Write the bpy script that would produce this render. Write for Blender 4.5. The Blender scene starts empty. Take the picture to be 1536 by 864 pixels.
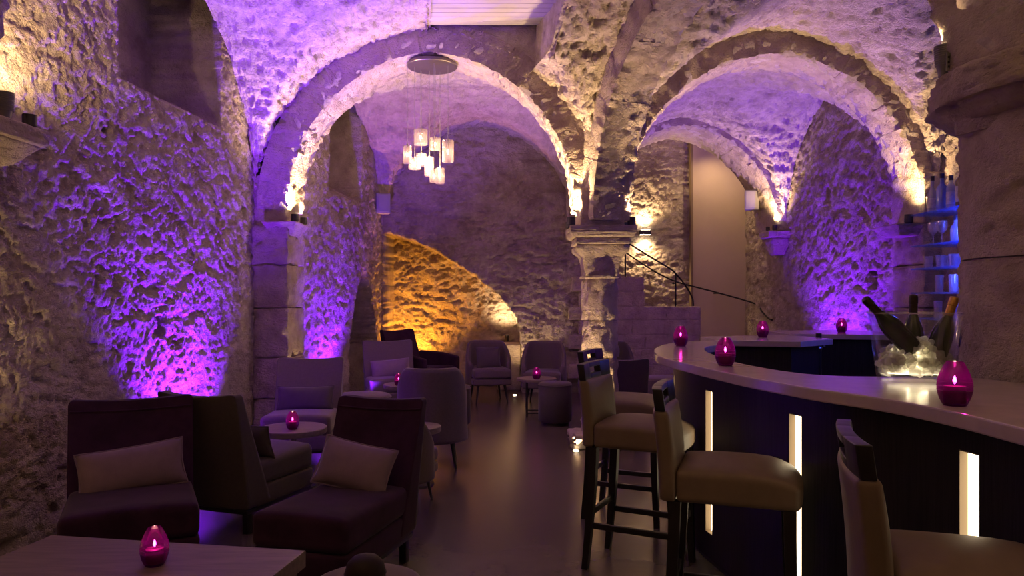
import bpy, bmesh, math, random
import numpy as np
from mathutils import Vector, Matrix

random.seed(7)
SC = bpy.context.scene
COL = SC.collection
PI = math.pi

# ------------------------------------------------------------------ camera
CAMZ, FPX, HORY, CXP = 1.45, 1100.0, 445.0, 768.0
cam_d = bpy.data.cameras.new('camera')
cam_d.sensor_width = 36.0
cam_d.lens = FPX / 1536 * 36
cam_d.shift_y = (HORY - 432.0) / 1536
cam_d.clip_start = 0.05
cam = bpy.data.objects.new('camera', cam_d)
cam.location = (0, 0, CAMZ)
cam.rotation_euler = (PI / 2, 0, 0)
COL.objects.link(cam)
SC.camera = cam

# ------------------------------------------------------------------ world, exposure
w = bpy.data.worlds.new('world')
SC.world = w
w.use_nodes = True
w.node_tree.nodes['Background'].inputs[0].default_value = (0.004, 0.003, 0.005, 1)
w.node_tree.nodes['Background'].inputs[1].default_value = 1.0
SC.view_settings.view_transform = 'Standard'
SC.view_settings.look = 'None'
SC.view_settings.gamma = 1.0
SC.view_settings.use_curve_mapping = False
SC.view_settings.exposure = 1.1
SC.cycles.max_bounces = 10
SC.cycles.transparent_max_bounces = 24
SC.cycles.sample_clamp_indirect = 3.0

WARM = (1.0, 0.66, 0.33)
VIOLET = (0.165, 0.010, 1.0)
ORANGE = (1.0, 0.38, 0.03)
BLUE = (0.05, 0.09, 1.0)


def lamp(kind, loc, energy, color, aim=None, angle=100, blend=0.8, radius=0.03):
    d = bpy.data.lights.new('lamp_light', kind)
    d.energy = energy
    d.color = color
    d.shadow_soft_size = radius
    if kind == 'SPOT':
        d.spot_size = math.radians(angle)
        d.spot_blend = blend
    o = bpy.data.objects.new('lamp_light', d)
    o.location = loc
    if aim is not None:
        v = Vector(aim) - Vector(loc)
        o.rotation_euler = v.to_track_quat('-Z', 'Y').to_euler()
    COL.objects.link(o)
    return o


def W(px, py, D):
    return ((px - CXP) / FPX * D, D, CAMZ - (py - HORY) / FPX * D)


# ------------------------------------------------------------------ materials
def mat(name, color, rough=0.6, metal=0.0, var=0.0, vscale=6.0, bump=0.0, bscale=40.0, color2=None,
        sheen=0.0, coat=0.0, stretch=None, spec=0.5, emis=None, estr=0.0, detail=5.0):
    m = bpy.data.materials.new(name)
    m.use_nodes = True
    nt = m.node_tree
    b = nt.nodes['Principled BSDF']
    b.inputs['Base Color'].default_value = (*color, 1)
    b.inputs['Roughness'].default_value = rough
    b.inputs['Metallic'].default_value = metal
    b.inputs['Specular IOR Level'].default_value = spec
    if sheen:
        b.inputs['Sheen Weight'].default_value = sheen
        b.inputs['Sheen Roughness'].default_value = 0.35
    if coat:
        b.inputs['Coat Weight'].default_value = coat
        b.inputs['Coat Roughness'].default_value = 0.08
    if emis:
        b.inputs['Emission Color'].default_value = (*emis, 1)
        b.inputs['Emission Strength'].default_value = estr
    if var or bump:
        tc = nt.nodes.new('ShaderNodeTexCoord')
        mp = nt.nodes.new('ShaderNodeMapping')
        nt.links.new(tc.outputs['Object'], mp.inputs[0])
        if stretch:
            mp.inputs['Scale'].default_value = stretch
    if var:
        n = nt.nodes.new('ShaderNodeTexNoise')
        n.inputs['Scale'].default_value = vscale
        n.inputs['Detail'].default_value = detail
        n.inputs['Roughness'].default_value = 0.62
        nt.links.new(mp.outputs[0], n.inputs['Vector'])
        r = nt.nodes.new('ShaderNodeValToRGB')
        c2 = color2 or tuple(c * (1 - var) for c in color)
        r.color_ramp.elements[0].position = 0.36
        r.color_ramp.elements[0].color = (*c2, 1)
        r.color_ramp.elements[1].position = 0.62
        r.color_ramp.elements[1].color = (*color, 1)
        nt.links.new(n.outputs['Fac'], r.inputs[0])
        nt.links.new(r.outputs[0], b.inputs['Base Color'])
    if bump:
        n2 = nt.nodes.new('ShaderNodeTexNoise')
        n2.inputs['Scale'].default_value = bscale
        n2.inputs['Detail'].default_value = detail
        n2.inputs['Roughness'].default_value = 0.65
        nt.links.new(mp.outputs[0], n2.inputs['Vector'])
        bp = nt.nodes.new('ShaderNodeBump')
        bp.inputs['Strength'].default_value = bump
        bp.inputs['Distance'].default_value = 0.02
        nt.links.new(n2.outputs['Fac'], bp.inputs['Height'])
        nt.links.new(bp.outputs[0], b.inputs['Normal'])
    return m


def stone_mat(name, c1, c2, vscale=3.2, fine=0.55):
    m = bpy.data.materials.new(name)
    m.use_nodes = True
    nt = m.node_tree
    b = nt.nodes['Principled BSDF']
    b.inputs['Roughness'].default_value = 0.93
    b.inputs['Specular IOR Level'].default_value = 0.15
    tc = nt.nodes.new('ShaderNodeTexCoord')

    def noise(sc_, det, ro, lo, hi, mpsc=None):
        n = nt.nodes.new('ShaderNodeTexNoise')
        n.inputs['Scale'].default_value = sc_
        n.inputs['Detail'].default_value = det
        n.inputs['Roughness'].default_value = ro
        src = tc.outputs['Object']
        if mpsc:
            mp = nt.nodes.new('ShaderNodeMapping')
            mp.inputs['Scale'].default_value = mpsc
            nt.links.new(src, mp.inputs[0])
            src = mp.outputs[0]
        nt.links.new(src, n.inputs['Vector'])
        r = nt.nodes.new('ShaderNodeMapRange')
        r.inputs['From Min'].default_value = lo
        r.inputs['From Max'].default_value = hi
        nt.links.new(n.outputs['Fac'], r.inputs['Value'])
        return r.outputs[0]
    fac = noise(vscale, 8, 0.66, 0.36, 0.62)
    mx = nt.nodes.new('ShaderNodeMix')
    mx.data_type = 'RGBA'
    mx.inputs['A'].default_value = (*c2, 1)
    mx.inputs['B'].default_value = (*c1, 1)
    nt.links.new(fac, mx.inputs['Factor'])
    nt.links.new(mx.outputs['Result'], b.inputs['Base Color'])
    h1 = noise(20, 8, 0.72, 0.30, 0.70)
    h2 = noise(34, 3, 0.5, 0.52, 0.62, (1, 1, 1.5))       # crisp little holes in the plaster
    h3 = noise(95, 4, 0.6, 0.35, 0.65)
    ma = nt.nodes.new('ShaderNodeMath'); ma.operation = 'MULTIPLY_ADD'
    ma.inputs[1].default_value = -0.55
    nt.links.new(h2, ma.inputs[0]); nt.links.new(h1, ma.inputs[2])
    mb_ = nt.nodes.new('ShaderNodeMath'); mb_.operation = 'MULTIPLY_ADD'
    mb_.inputs[1].default_value = 0.22
    nt.links.new(h3, mb_.inputs[0]); nt.links.new(ma.outputs[0], mb_.inputs[2])
    bp = nt.nodes.new('ShaderNodeBump')
    bp.inputs['Strength'].default_value = fine
    bp.inputs['Distance'].default_value = 0.022
    nt.links.new(mb_.outputs[0], bp.inputs['Height'])
    nt.links.new(bp.outputs[0], b.inputs['Normal'])
    return m


def glassy(name, tint, gloss=0.08, diffuse=None, dfac=0.0, rough=0.02):
    """thin tinted glass: tinted transparency, a coat of reflection, optionally a milky share"""
    m = bpy.data.materials.new(name)
    m.use_nodes = True
    nt = m.node_tree
    for n in list(nt.nodes):
        nt.nodes.remove(n)
    out = nt.nodes.new('ShaderNodeOutputMaterial')
    tr = nt.nodes.new('ShaderNodeBsdfTransparent')
    tr.inputs[0].default_value = (*tint, 1)
    gl = nt.nodes.new('ShaderNodeBsdfGlossy')
    gl.inputs['Roughness'].default_value = rough
    base = tr.outputs[0]
    if dfac:
        tl = nt.nodes.new('ShaderNodeBsdfTranslucent')
        tl.inputs[0].default_value = (*diffuse, 1)
        df = nt.nodes.new('ShaderNodeBsdfDiffuse')
        df.inputs[0].default_value = (*diffuse, 1)
        mh = nt.nodes.new('ShaderNodeMixShader')
        nt.links.new(tl.outputs[0], mh.inputs[1])
        nt.links.new(df.outputs[0], mh.inputs[2])
        mx = nt.nodes.new('ShaderNodeMixShader')
        mx.inputs[0].default_value = dfac
        nt.links.new(tr.outputs[0], mx.inputs[1])
        nt.links.new(mh.outputs[0], mx.inputs[2])
        base = mx.outputs[0]
    lw = nt.nodes.new('ShaderNodeLayerWeight')
    lw.inputs[0].default_value = 0.35
    ma = nt.nodes.new('ShaderNodeMath')
    ma.operation = 'MULTIPLY_ADD'
    ma.inputs[1].default_value = 0.28
    ma.inputs[2].default_value = gloss
    nt.links.new(lw.outputs['Fresnel'], ma.inputs[0])
    m2 = nt.nodes.new('ShaderNodeMixShader')
    nt.links.new(ma.outputs[0], m2.inputs[0])
    nt.links.new(base, m2.inputs[1])
    nt.links.new(gl.outputs[0], m2.inputs[2])
    nt.links.new(m2.outputs[0], out.inputs[0])
    return m


def emitter(name, color, s):
    m = bpy.data.materials.new(name)
    m.use_nodes = True
    nt = m.node_tree
    for n in list(nt.nodes):
        nt.nodes.remove(n)
    out = nt.nodes.new('ShaderNodeOutputMaterial')
    e = nt.nodes.new('ShaderNodeEmission')
    e.inputs[0].default_value = (*color, 1)
    e.inputs[1].default_value = s
    nt.links.new(e.outputs[0], out.inputs[0])
    return m


M = {
    'rubble': stone_mat('rubble plaster', (0.60, 0.51, 0.42), (0.37, 0.29, 0.235), 3.2, 0.85),
    'vault': stone_mat('vault plaster', (0.62, 0.53, 0.44), (0.42, 0.335, 0.275), 4.5, 0.7),
    'ashlar': stone_mat('dressed limestone', (0.53, 0.44, 0.355), (0.38, 0.30, 0.24), 5.0, 0.7),
    'mortar': mat('lime mortar', (0.47, 0.40, 0.34), 0.95, var=0.3, vscale=20, bump=0.5, bscale=60, spec=0.15),
    'plaster': mat('smooth plaster', (0.50, 0.40, 0.31), 0.85, var=0.06, vscale=2, spec=0.2),
    'white': mat('white painted boards', (0.38, 0.35, 0.30), 0.6, var=0.06, vscale=3),
    'floor': mat('polished concrete', (0.092, 0.070, 0.058), 0.27, var=0.3, vscale=2.3, bump=0.015, bscale=9, color2=(0.07, 0.053, 0.045), detail=6),
    'fabric': mat('taupe fabric', (0.135, 0.100, 0.102), 0.95, var=0.12, vscale=60, bump=0.12, bscale=300, sheen=0.25, spec=0.2),
    'fabric_d': mat('charcoal fabric', (0.085, 0.066, 0.066), 0.95, var=0.12, vscale=60, bump=0.12, bscale=300, sheen=0.2, spec=0.2),
    'velvet': mat('plum velvet', (0.042, 0.016, 0.038), 0.9, var=0.35, vscale=7, bump=0.1, bscale=200, sheen=0.12, spec=0.1),
    'pillow': mat('mauve velour', (0.205, 0.138, 0.185), 0.95, var=0.12, vscale=12, bump=0.1, bscale=200, sheen=0.4, spec=0.15),
    'pillow_d': mat('grey velour', (0.095, 0.072, 0.08), 0.95, var=0.12, vscale=12, bump=0.1, bscale=200, sheen=0.3, spec=0.15),
    'leather': mat('taupe leather', (0.165, 0.115, 0.078), 0.5, var=0.1, vscale=18, bump=0.06, bscale=160, spec=0.4),
    'brown': mat('dark brown leather', (0.022, 0.012, 0.011), 0.6, spec=0.2, var=0.2, vscale=18, bump=0.08, bscale=160),
    'dkwood': mat('black stained wood', (0.016, 0.012, 0.012), 0.38, var=0.4, vscale=8, stretch=(6, 6, 0.7)),
    'tabletop': mat('dark oak table top', (0.20, 0.145, 0.125), 0.48, var=0.3, vscale=5, bump=0.05, bscale=30, stretch=(1, 9, 9)),
    'counter': mat('pale composite counter', (0.47, 0.375, 0.37), 0.16, var=0.1, vscale=9, spec=0.5),
    'barfront': mat('black wood veneer', (0.022, 0.019, 0.023), 0.5, spec=0.25, var=0.5, vscale=14, bump=0.1, bscale=30, stretch=(8, 8, 0.25)),
    'reveal': mat('pale slot lining', (0.20, 0.14, 0.085), 0.6, var=0.05, vscale=9),
    'slotlight': emitter('lit opal panel', (1.0, 0.80, 0.50), 2.6),
    'metal': mat('dark bronze metal', (0.055, 0.05, 0.055), 0.42, metal=0.6, var=0.2, vscale=10),
    'grey_metal': mat('grey painted metal', (0.17, 0.16, 0.15), 0.5, metal=0.3, var=0.1, vscale=10),
    'iron': mat('black wrought iron', (0.02, 0.018, 0.018), 0.5, metal=0.4, var=0.2, vscale=20),
    'steel': mat('brushed steel', (0.55, 0.53, 0.52), 0.25, metal=1.0, var=0.08, vscale=20),
    'canopy': mat('chandelier canopy steel', (0.16, 0.13, 0.13), 0.35, metal=0.7, var=0.1, vscale=20),
    'speaker': mat('pale grey speaker plastic', (0.30, 0.28, 0.28), 0.6, var=0.05, vscale=8),
    'wax': mat('pink wax', (0.26, 0.08, 0.15), 0.5, var=0.05, vscale=9),
    'flame': emitter('candle flame', (1.0, 0.66, 0.5), 42),
    'bulb': emitter('halogen capsule', (1.0, 0.66, 0.34), 60),
    'lens': emitter('lamp lens', (1.0, 0.80, 0.52), 14),
    'votive': glassy('magenta glass', (0.40, 0.018, 0.36), 0.012, (0.34, 0.004, 0.30), 0.15),
    'clear': glassy('clear glass', (0.95, 0.96, 0.97), 0.02),
    'frost': glassy('patterned clear glass', (0.92, 0.88, 0.88), 0.08, (0.85, 0.78, 0.8), 0.20),
    'icemat': glassy('crushed ice', (0.95, 0.95, 0.93), 0.05, (0.98, 0.96, 0.92), 0.32),
    'shelf': glassy('blue tinted shelf glass', (0.55, 0.68, 0.95), 0.10, (0.3, 0.45, 0.95), 0.25),
    'green': mat('dark green bottle glass', (0.016, 0.030, 0.008), 0.06, var=0.2, vscale=9, spec=0.4),
    'foil_d': mat('black bronze foil', (0.045, 0.03, 0.022), 0.35, metal=0.5, var=0.3, vscale=40),
    'foil_g': mat('gold foil', (0.50, 0.26, 0.07), 0.32, metal=0.8, var=0.3, vscale=40),
    'b_clear': glassy('clear spirit bottle glass', (0.80, 0.84, 0.9), 0.10, (0.85, 0.85, 0.88), 0.40),
    'b_blue': glassy('blue spirit bottle glass', (0.35, 0.45, 0.90), 0.12, (0.45, 0.55, 0.95), 0.35),
    'b_amber': mat('amber bottle glass', (0.09, 0.045, 0.012), 0.12, var=0.2, vscale=9, spec=0.8),
    'cap': mat('dark bottle cap', (0.035, 0.02, 0.03), 0.4, var=0.2, vscale=30),
    'label_w': mat('pale paper bottle label', (0.6, 0.55, 0.5), 0.7, var=0.25, vscale=60),
    'backpanel': mat('dark blue back panel', (0.10, 0.11, 0.24), 0.3, var=0.3, vscale=6),
    'led': emitter('blue led strip', (0.12, 0.16, 1.0), 22),
}


# ------------------------------------------------------------------ object helpers
def link(o, parent=None):
    COL.objects.link(o)
    if parent is not None:
        o.parent = parent
    return o


def pyobj(name, verts, faces, m, parent=None, smooth=True):
    me = bpy.data.meshes.new(name)
    me.from_pydata([tuple(map(float, v)) for v in verts], [], [tuple(map(int, f)) for f in faces])
    me.materials.append(m)
    if smooth:
        me.polygons.foreach_set('use_smooth', [True] * len(me.polygons))
    me.update()
    return link(bpy.data.objects.new(name, me), parent)


def crisp(o, deg=45):
    o.data.set_sharp_from_angle(angle=math.radians(deg))
    return o


def tag(o, label=None, cat=None, group=None, kind=None):
    if label: o['label'] = label
    if cat: o['category'] = cat
    if group: o['group'] = group
    if kind: o['kind'] = kind
    return o


def thing(name, loc, rz=0.0, label=None, cat=None, group=None, kind=None, scale=1.0):
    o = bpy.data.objects.new(name, None)
    o.empty_display_size = 0.1
    o.location = loc
    o.rotation_euler = (0, 0, rz)
    o.scale = (scale, scale, scale)
    COL.objects.link(o)
    return tag(o, label, cat, group, kind)


def copy_tree(o, parent=None):
    c = o.copy()
    link(c)
    if parent is not None:
        c.parent = parent
    for ch in list(o.children):
        copy_tree(ch, c)
    return c


class MB:
    """collects closed pieces of ONE part"""
    def __init__(s):
        s.v, s.f = [], []

    def add(s, verts, faces):
        k = len(s.v)
        s.v += [tuple(map(float, p)) for p in verts]
        s.f += [tuple(int(i) + k for i in f) for f in faces]
        return s

    def tube(s, pts, r, n=10, cap=True):
        v, f = tube(pts, r, n, cap)
        return s.add(v, f)

    def lathe(s, prof, c=(0, 0, 0), n=24, sx=1.0, sy=1.0):
        v, f = lathe(prof, n)
        v = np.array(v) * (sx, sy, 1) + np.array(c)
        return s.add(v, f)

    def box(s, c, size, r=0.004):
        v, f = rbox(size, r, 2)
        return s.add(v + np.array(c), f)

    def build(s, name, m, parent=None, smooth=True, sharp=True):
        o = pyobj(name, s.v, s.f, m, parent, smooth)
        if smooth and sharp:
            try:
                o.data.set_sharp_from_angle(angle=math.radians(38))
            except Exception:
                pass
        return o


def gridbox(xs, ys, zs):
    """surface of a box as a grid with the given coordinate lists"""
    nx, ny, nz = len(xs), len(ys), len(zs)
    idx, verts, faces = {}, [], []

    def vid(i, j, k):
        key = (i, j, k)
        if key not in idx:
            idx[key] = len(verts)
            verts.append((xs[i], ys[j], zs[k]))
        return idx[key]
    for i in range(nx - 1):
        for j in range(ny - 1):
            faces.append([vid(i, j, 0), vid(i, j + 1, 0), vid(i + 1, j + 1, 0), vid(i + 1, j, 0)])
            faces.append([vid(i, j, nz - 1), vid(i + 1, j, nz - 1), vid(i + 1, j + 1, nz - 1), vid(i, j + 1, nz - 1)])
    for i in range(nx - 1):
        for k in range(nz - 1):
            faces.append([vid(i, 0, k), vid(i + 1, 0, k), vid(i + 1, 0, k + 1), vid(i, 0, k + 1)])
            faces.append([vid(i, ny - 1, k), vid(i, ny - 1, k + 1), vid(i + 1, ny - 1, k + 1), vid(i + 1, ny - 1, k)])
    for j in range(ny - 1):
        for k in range(nz - 1):
            faces.append([vid(0, j, k), vid(0, j, k + 1), vid(0, j + 1, k + 1), vid(0, j + 1, k)])
            faces.append([vid(nx - 1, j, k), vid(nx - 1, j + 1, k), vid(nx - 1, j + 1, k + 1), vid(nx - 1, j, k + 1)])
    return np.array(verts, float), faces


def rbox(size, r, n=4):
    """rounded box centred at the origin"""
    h = np.array(size, float) / 2
    r = min(r, h.min() * 0.98)
    ax = []
    for k in range(3):
        i = h[k] - r
        mid = list(np.linspace(-i, i, max(2, n)))
        ax.append([-h[k], -h[k] + r * 0.45] + mid + [h[k] - r * 0.45, h[k]])
    v, f = gridbox(*ax)
    inner = np.clip(v, -(h - r), h - r)
    d = v - inner
    L = np.linalg.norm(d, axis=1, keepdims=True)
    L[L == 0] = 1
    return inner + d / L * r, f


def tube(pts, r, n=10, cap=True):
    P = [Vector(p) for p in pts]
    rr = r if hasattr(r, '__len__') else [r] * len(P)
    verts, faces = [], []
    up = None
    for i, p in enumerate(P):
        t = (P[min(i + 1, len(P) - 1)] - P[max(i - 1, 0)]).normalized()
        if up is None:
            up = Vector((0, 0, 1)) if abs(t.z) < 0.9 else Vector((1, 0, 0))
        a = t.cross(up)
        a.normalize()
        b = a.cross(t).normalized()
        up = b
        for k in range(n):
            q = 2 * PI * k / n
            verts.append(tuple(p + (a * math.cos(q) + b * math.sin(q)) * rr[i]))
    for i in range(len(P) - 1):
        for k in range(n):
            faces.append((i * n + k, i * n + (k + 1) % n, (i + 1) * n + (k + 1) % n, (i + 1) * n + k))
    if cap:
        faces.append(tuple(range(n - 1, -1, -1)))
        faces.append(tuple((len(P) - 1) * n + k for k in range(n)))
    return verts, faces


def lathe(prof, n=24):
    verts, faces = [], []
    for (r, z) in prof:
        for k in range(n):
            q = 2 * PI * k / n
            verts.append((r * math.cos(q), r * math.sin(q), z))
    for i in range(len(prof) - 1):
        for k in range(n):
            faces.append((i * n + k, i * n + (k + 1) % n, (i + 1) * n + (k + 1) % n, (i + 1) * n + k))
    if prof[0][0] > 1e-6:
        faces.append(tuple(range(n - 1, -1, -1)))
    if prof[-1][0] > 1e-6:
        faces.append(tuple((len(prof) - 1) * n + k for k in range(n)))
    return verts, faces


def prism(poly, z0, z1):
    n = len(poly)
    v = [(x, y, z0) for x, y in poly] + [(x, y, z1) for x, y in poly]
    f = [tuple(range(n - 1, -1, -1)), tuple(range(n, 2 * n))]
    f += [(i, (i + 1) % n, n + (i + 1) % n, n + i) for i in range(n)]
    return v, f


def smooth_path(pts, per=6):
    P = [np.array(p, float) for p in pts]
    P = [2 * P[0] - P[1]] + P + [2 * P[-1] - P[-2]]
    out = []
    for i in range(1, len(P) - 2):
        a, b, c, d = P[i - 1:i + 3]
        for t in np.linspace(0, 1, per, endpoint=False):
            out.append(0.5 * ((2 * b) + (c - a) * t + (2 * a - 5 * b + 4 * c - d) * t * t + (3 * b - a - 3 * c + d) * t ** 3))
    out.append(P[-2])
    return np.array(out)


def yaw(f):
    return math.atan2(-f[0], f[1])


# ------------------------------------------------------------------ rubble relief (numpy noise)
def _hash(i, j, k, s):
    with np.errstate(over='ignore'):
        n = (i.astype(np.uint32) * np.uint32(374761393) + j.astype(np.uint32) * np.uint32(668265263)
             + k.astype(np.uint32) * np.uint32(2246822519) + np.uint32(s * 3266489917 % 4294967296))
        n = (n ^ (n >> np.uint32(13))) * np.uint32(1274126177)
        n = n ^ (n >> np.uint32(16))
    return n.astype(np.float64) / 4294967295.0


def vnoise(p, s=0):
    i = np.floor(p).astype(np.int64)
    f = p - i
    u = f * f * f * (f * (f * 6 - 15) + 10)
    r = 0
    for a in (0, 1):
        wa = u[:, 0] if a else 1 - u[:, 0]
        for b in (0, 1):
            wb = u[:, 1] if b else 1 - u[:, 1]
            for c in (0, 1):
                wc = u[:, 2] if c else 1 - u[:, 2]
                r = r + wa * wb * wc * _hash(i[:, 0] + a, i[:, 1] + b, i[:, 2] + c, s)
    return r


def fbm(p, o=4, s=0, g=0.5):
    a, t, n = 1.0, 0.0, 0.0
    for k in range(o):
        t = t + a * vnoise(p * 2.03 ** k + 17.3 * k, s + k)
        n += a
        a *= g
    return t / n


def worley(p, s=0):
    i = np.floor(p).astype(np.int64)
    best = np.full(len(p), 9.0)
    for a in (-1, 0, 1):
        for b in (-1, 0, 1):
            for c in (-1, 0, 1):
                q = i + (a, b, c)
                d = np.stack([q[:, m] + _hash(q[:, 0], q[:, 1], q[:, 2], s + 5 * m + 1) for m in range(3)], 1) - p
                best = np.minimum(best, (d * d).sum(1))
    return np.sqrt(best)


def sstep(a, b, x):
    t = np.clip((x - a) / (b - a), 0, 1)
    return t * t * (3 - 2 * t)


def rubble(p, amp=1.0, sc=1.0, seed=3):
    """height of rough plastered rubble in metres"""
    wrp = np.stack([fbm(p * 4 * sc + 9 * k, 2, seed + 20 + k) for k in range(3)], 1) - 0.5
    q = p + wrp * 0.12
    st = worley(q * np.array([7.5, 7.5, 11.0]) * sc, seed)
    h = 0.013 * (0.75 - np.clip(st, 0, 1.0))
    h += 0.030 * (fbm(p * 3.2 * sc, 3, seed + 3) - 0.5) + 0.024 * (fbm(q * 8.0 * sc, 2, seed + 5) - 0.5)
    h += 0.015 * (0.75 - np.abs(2 * fbm(q * 19 * sc, 3, seed + 7, 0.7) - 1) * 3.0)
    pit = fbm(q * np.array([6.5, 10, 16.0]) * sc, 3, seed + 11)
    h -= 0.020 * sstep(0.58, 0.65, pit)
    pit2 = fbm(q * np.array([22, 22, 30.0]) * sc + 40, 2, seed + 15)
    h -= 0.010 * sstep(0.60, 0.68, pit2)
    h += 0.006 * sstep(0.46, 0.38, pit)
    return h * amp


def surface(name, P, m, amp=1.0, sc=1.0, seed=3, flip=False, keep=None, parent=None, extra=None):
    """P: array (nu,nv,3). Displaces along the normal and builds a grid mesh."""
    nu, nv, _ = P.shape
    du = np.gradient(P, axis=0)
    dv = np.gradient(P, axis=1)
    N = np.cross(du, dv)
    N /= np.linalg.norm(N, axis=2, keepdims=True) + 1e-9
    if flip:
        N = -N
    flat = P.reshape(-1, 3)
    h = rubble(flat, amp, sc, seed)
    flat = flat + N.reshape(-1, 3) * h[:, None]
    if extra is not None:
        flat = flat + extra.reshape(-1, 3)
    I = np.arange(nu * nv).reshape(nu, nv)
    F = np.stack([I[:-1, :-1], I[1:, :-1], I[1:, 1:], I[:-1, 1:]], 2)
    if flip:
        F = F[..., ::-1]
    if keep is not None:
        F = F[keep]
    return pyobj(name, flat, F.reshape(-1, 4), m, parent)


def wall(name, a, b, z0, z1, m, res=0.02, inward=None, recess=None, amp=1.0, seed=3, sc=1.0, parent=None):
    """wall from a to b (xy), its face towards `inward`; recess(s, z) gives the depth of niches and holes"""
    a, b = np.array(a, float), np.array(b, float)
    L = np.linalg.norm(b - a)
    ns, nz = max(3, int(L / res)), max(3, int((z1 - z0) / res))
    s = np.linspace(0, 1, ns)
    z = np.linspace(z0, z1, nz)
    S, Z = np.meshgrid(s, z, indexing='ij')
    P = np.zeros((ns, nz, 3))
    P[..., 0] = a[0] + (b[0] - a[0]) * S
    P[..., 1] = a[1] + (b[1] - a[1]) * S
    P[..., 2] = Z
    d = (b - a) / L
    n = np.array([-d[1], d[0]])
    if np.dot(n, np.array(inward)) < 0:
        n = -n
    ex = None
    if recess is not None:
        dep = recess(P[..., 0], P[..., 1], Z)
        ex = np.zeros_like(P)
        ex[..., 0] = -n[0] * dep
        ex[..., 1] = -n[1] * dep
    nrm = np.cross(np.array([d[0], d[1], 0]), (0, 0, 1))[:2]
    return surface(name, P, m, amp, sc, seed, flip=np.dot(nrm, n) < 0, extra=ex, parent=parent)


def pointed(t, rise):
    """arch profile over t in 0..1 (slightly pointed), height 0..rise"""
    t = np.clip(t, 0, 1)
    x = np.minimum(t, 1 - t) * 2          # 0 at the spring, 1 at the crown
    R = 1.09
    top = math.sqrt(R * R - (R - 1) ** 2)
    return rise * np.sqrt(np.maximum(0, R * R - (R - x) ** 2)) / top


# ================================================================== STRUCTURE
S = 'structure'
SPR = 2.30      # springing height of the vaults

# floor
fo = pyobj('floor', [(-3.4, -1.8, 0), (4.8, -1.8, 0), (4.8, 13, 0), (-3.4, 13, 0)], [(0, 1, 2, 3)], M['floor'])
tag(fo, 'dark polished concrete floor of the vaulted bar', kind=S)


def boxmask(u, v, u0, u1, v0, v1):
    return ((u > u0) & (u < u1) & (v > v0) & (v < v1)).astype(float)


# left wall, bay of the armchairs: window embrasure with sloping sill, putlog holes
def rec_left(x, y, z):
    d = 0.0 * x
    inn = ((y > 4.95) & (y < 6.42)).astype(float)
    ramp = np.clip((z - 2.93) / 0.26, 0, 1) * 0.62
    d = np.maximum(d, inn * ramp)
    for (px, py, wd, ht) in ((240, 490, 0.10, 0.14), (350, 318, 0.10, 0.11), (168, 195, 0.04, 0.03)):
        t = (px - CXP) / FPX
        Y = 2.62 / -t
        Zc = CAMZ - (py - HORY) / FPX * Y
        d = np.maximum(d, 0.14 * boxmask(y, z, Y - wd / 2, Y + wd / 2, Zc - ht / 2, Zc + ht / 2))
    return d


LW0, LW1 = (-2.80, 2.9), (-2.48, 7.45)
tag(wall('wall_left', LW0, LW1, -0.02, 4.5, M['rubble'], 0.0135, (1, 0), rec_left, 0.62, seed=3), 'rough plastered rubble wall with a deep window embrasure, washed in violet light', kind=S)
tag(wall('wall_left_near', (-2.95, -1.6), (-2.80, 2.95), -0.02, 4.5, M['rubble'], 0.05, (1, 0), None, 1.1, seed=4), kind=S)


# left wall beyond the first arch
def rec_left2(x, y, z):
    d = 0.0 * x
    inn = ((y > 8.85) & (y < 10.1)).astype(float)
    d = np.maximum(d, inn * np.clip((z - 2.72) / 0.3, 0, 1) * 0.55)
    t = (y - 10.22) / 0.62
    top = 1.80 - 0.95 * np.abs(t) ** 2.2 - 0.12 * np.abs(t)
    d = np.maximum(d, 0.45 * ((np.abs(t) < 1) & (z < top)))
    for (Y, Zc, wd, ht) in ((9.25, 2.50, 0.13, 0.14), (9.6, 2.48, 0.12, 0.10), (9.95, 2.47, 0.12, 0.12)):
        d = np.maximum(d, 0.12 * boxmask(y, z, Y - wd / 2, Y + wd / 2, Zc - ht / 2, Zc + ht / 2))
    return d


tag(wall('wall_left_far', (-2.34, 7.45), (-1.97, 11.15), -0.02, 4.5, M['rubble'], 0.02, (1, 0), rec_left2, 0.8, seed=5), 'rough rubble wall with a pointed alcove beyond the first arch', kind=S)

# back wall with the quarter-arched recess
ARC = np.array([(-2.2, 2.46), (-1.85, 2.41), (-1.50, 2.30), (-1.19, 2.16), (-0.69, 1.85), (-0.18, 1.45), (0.07, 1.12), (0.13, 0.80), (0.14, -0.1)])


def rec_back(x, y, z):
    xb = np.interp(-z, -ARC[:, 1], ARC[:, 0])
    inn = ((x < xb) & (x > -1.93)).astype(float)
    return 0.85 * inn


BWY = 11.1
tag(wall('wall_back', (-2.15, BWY), (1.12, BWY), -0.02, 4.5, M['rubble'], 0.02, (0, -1), rec_back, 1.1, seed=6), 'rough end wall with an orange lit quarter arch recess', kind=S)

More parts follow.
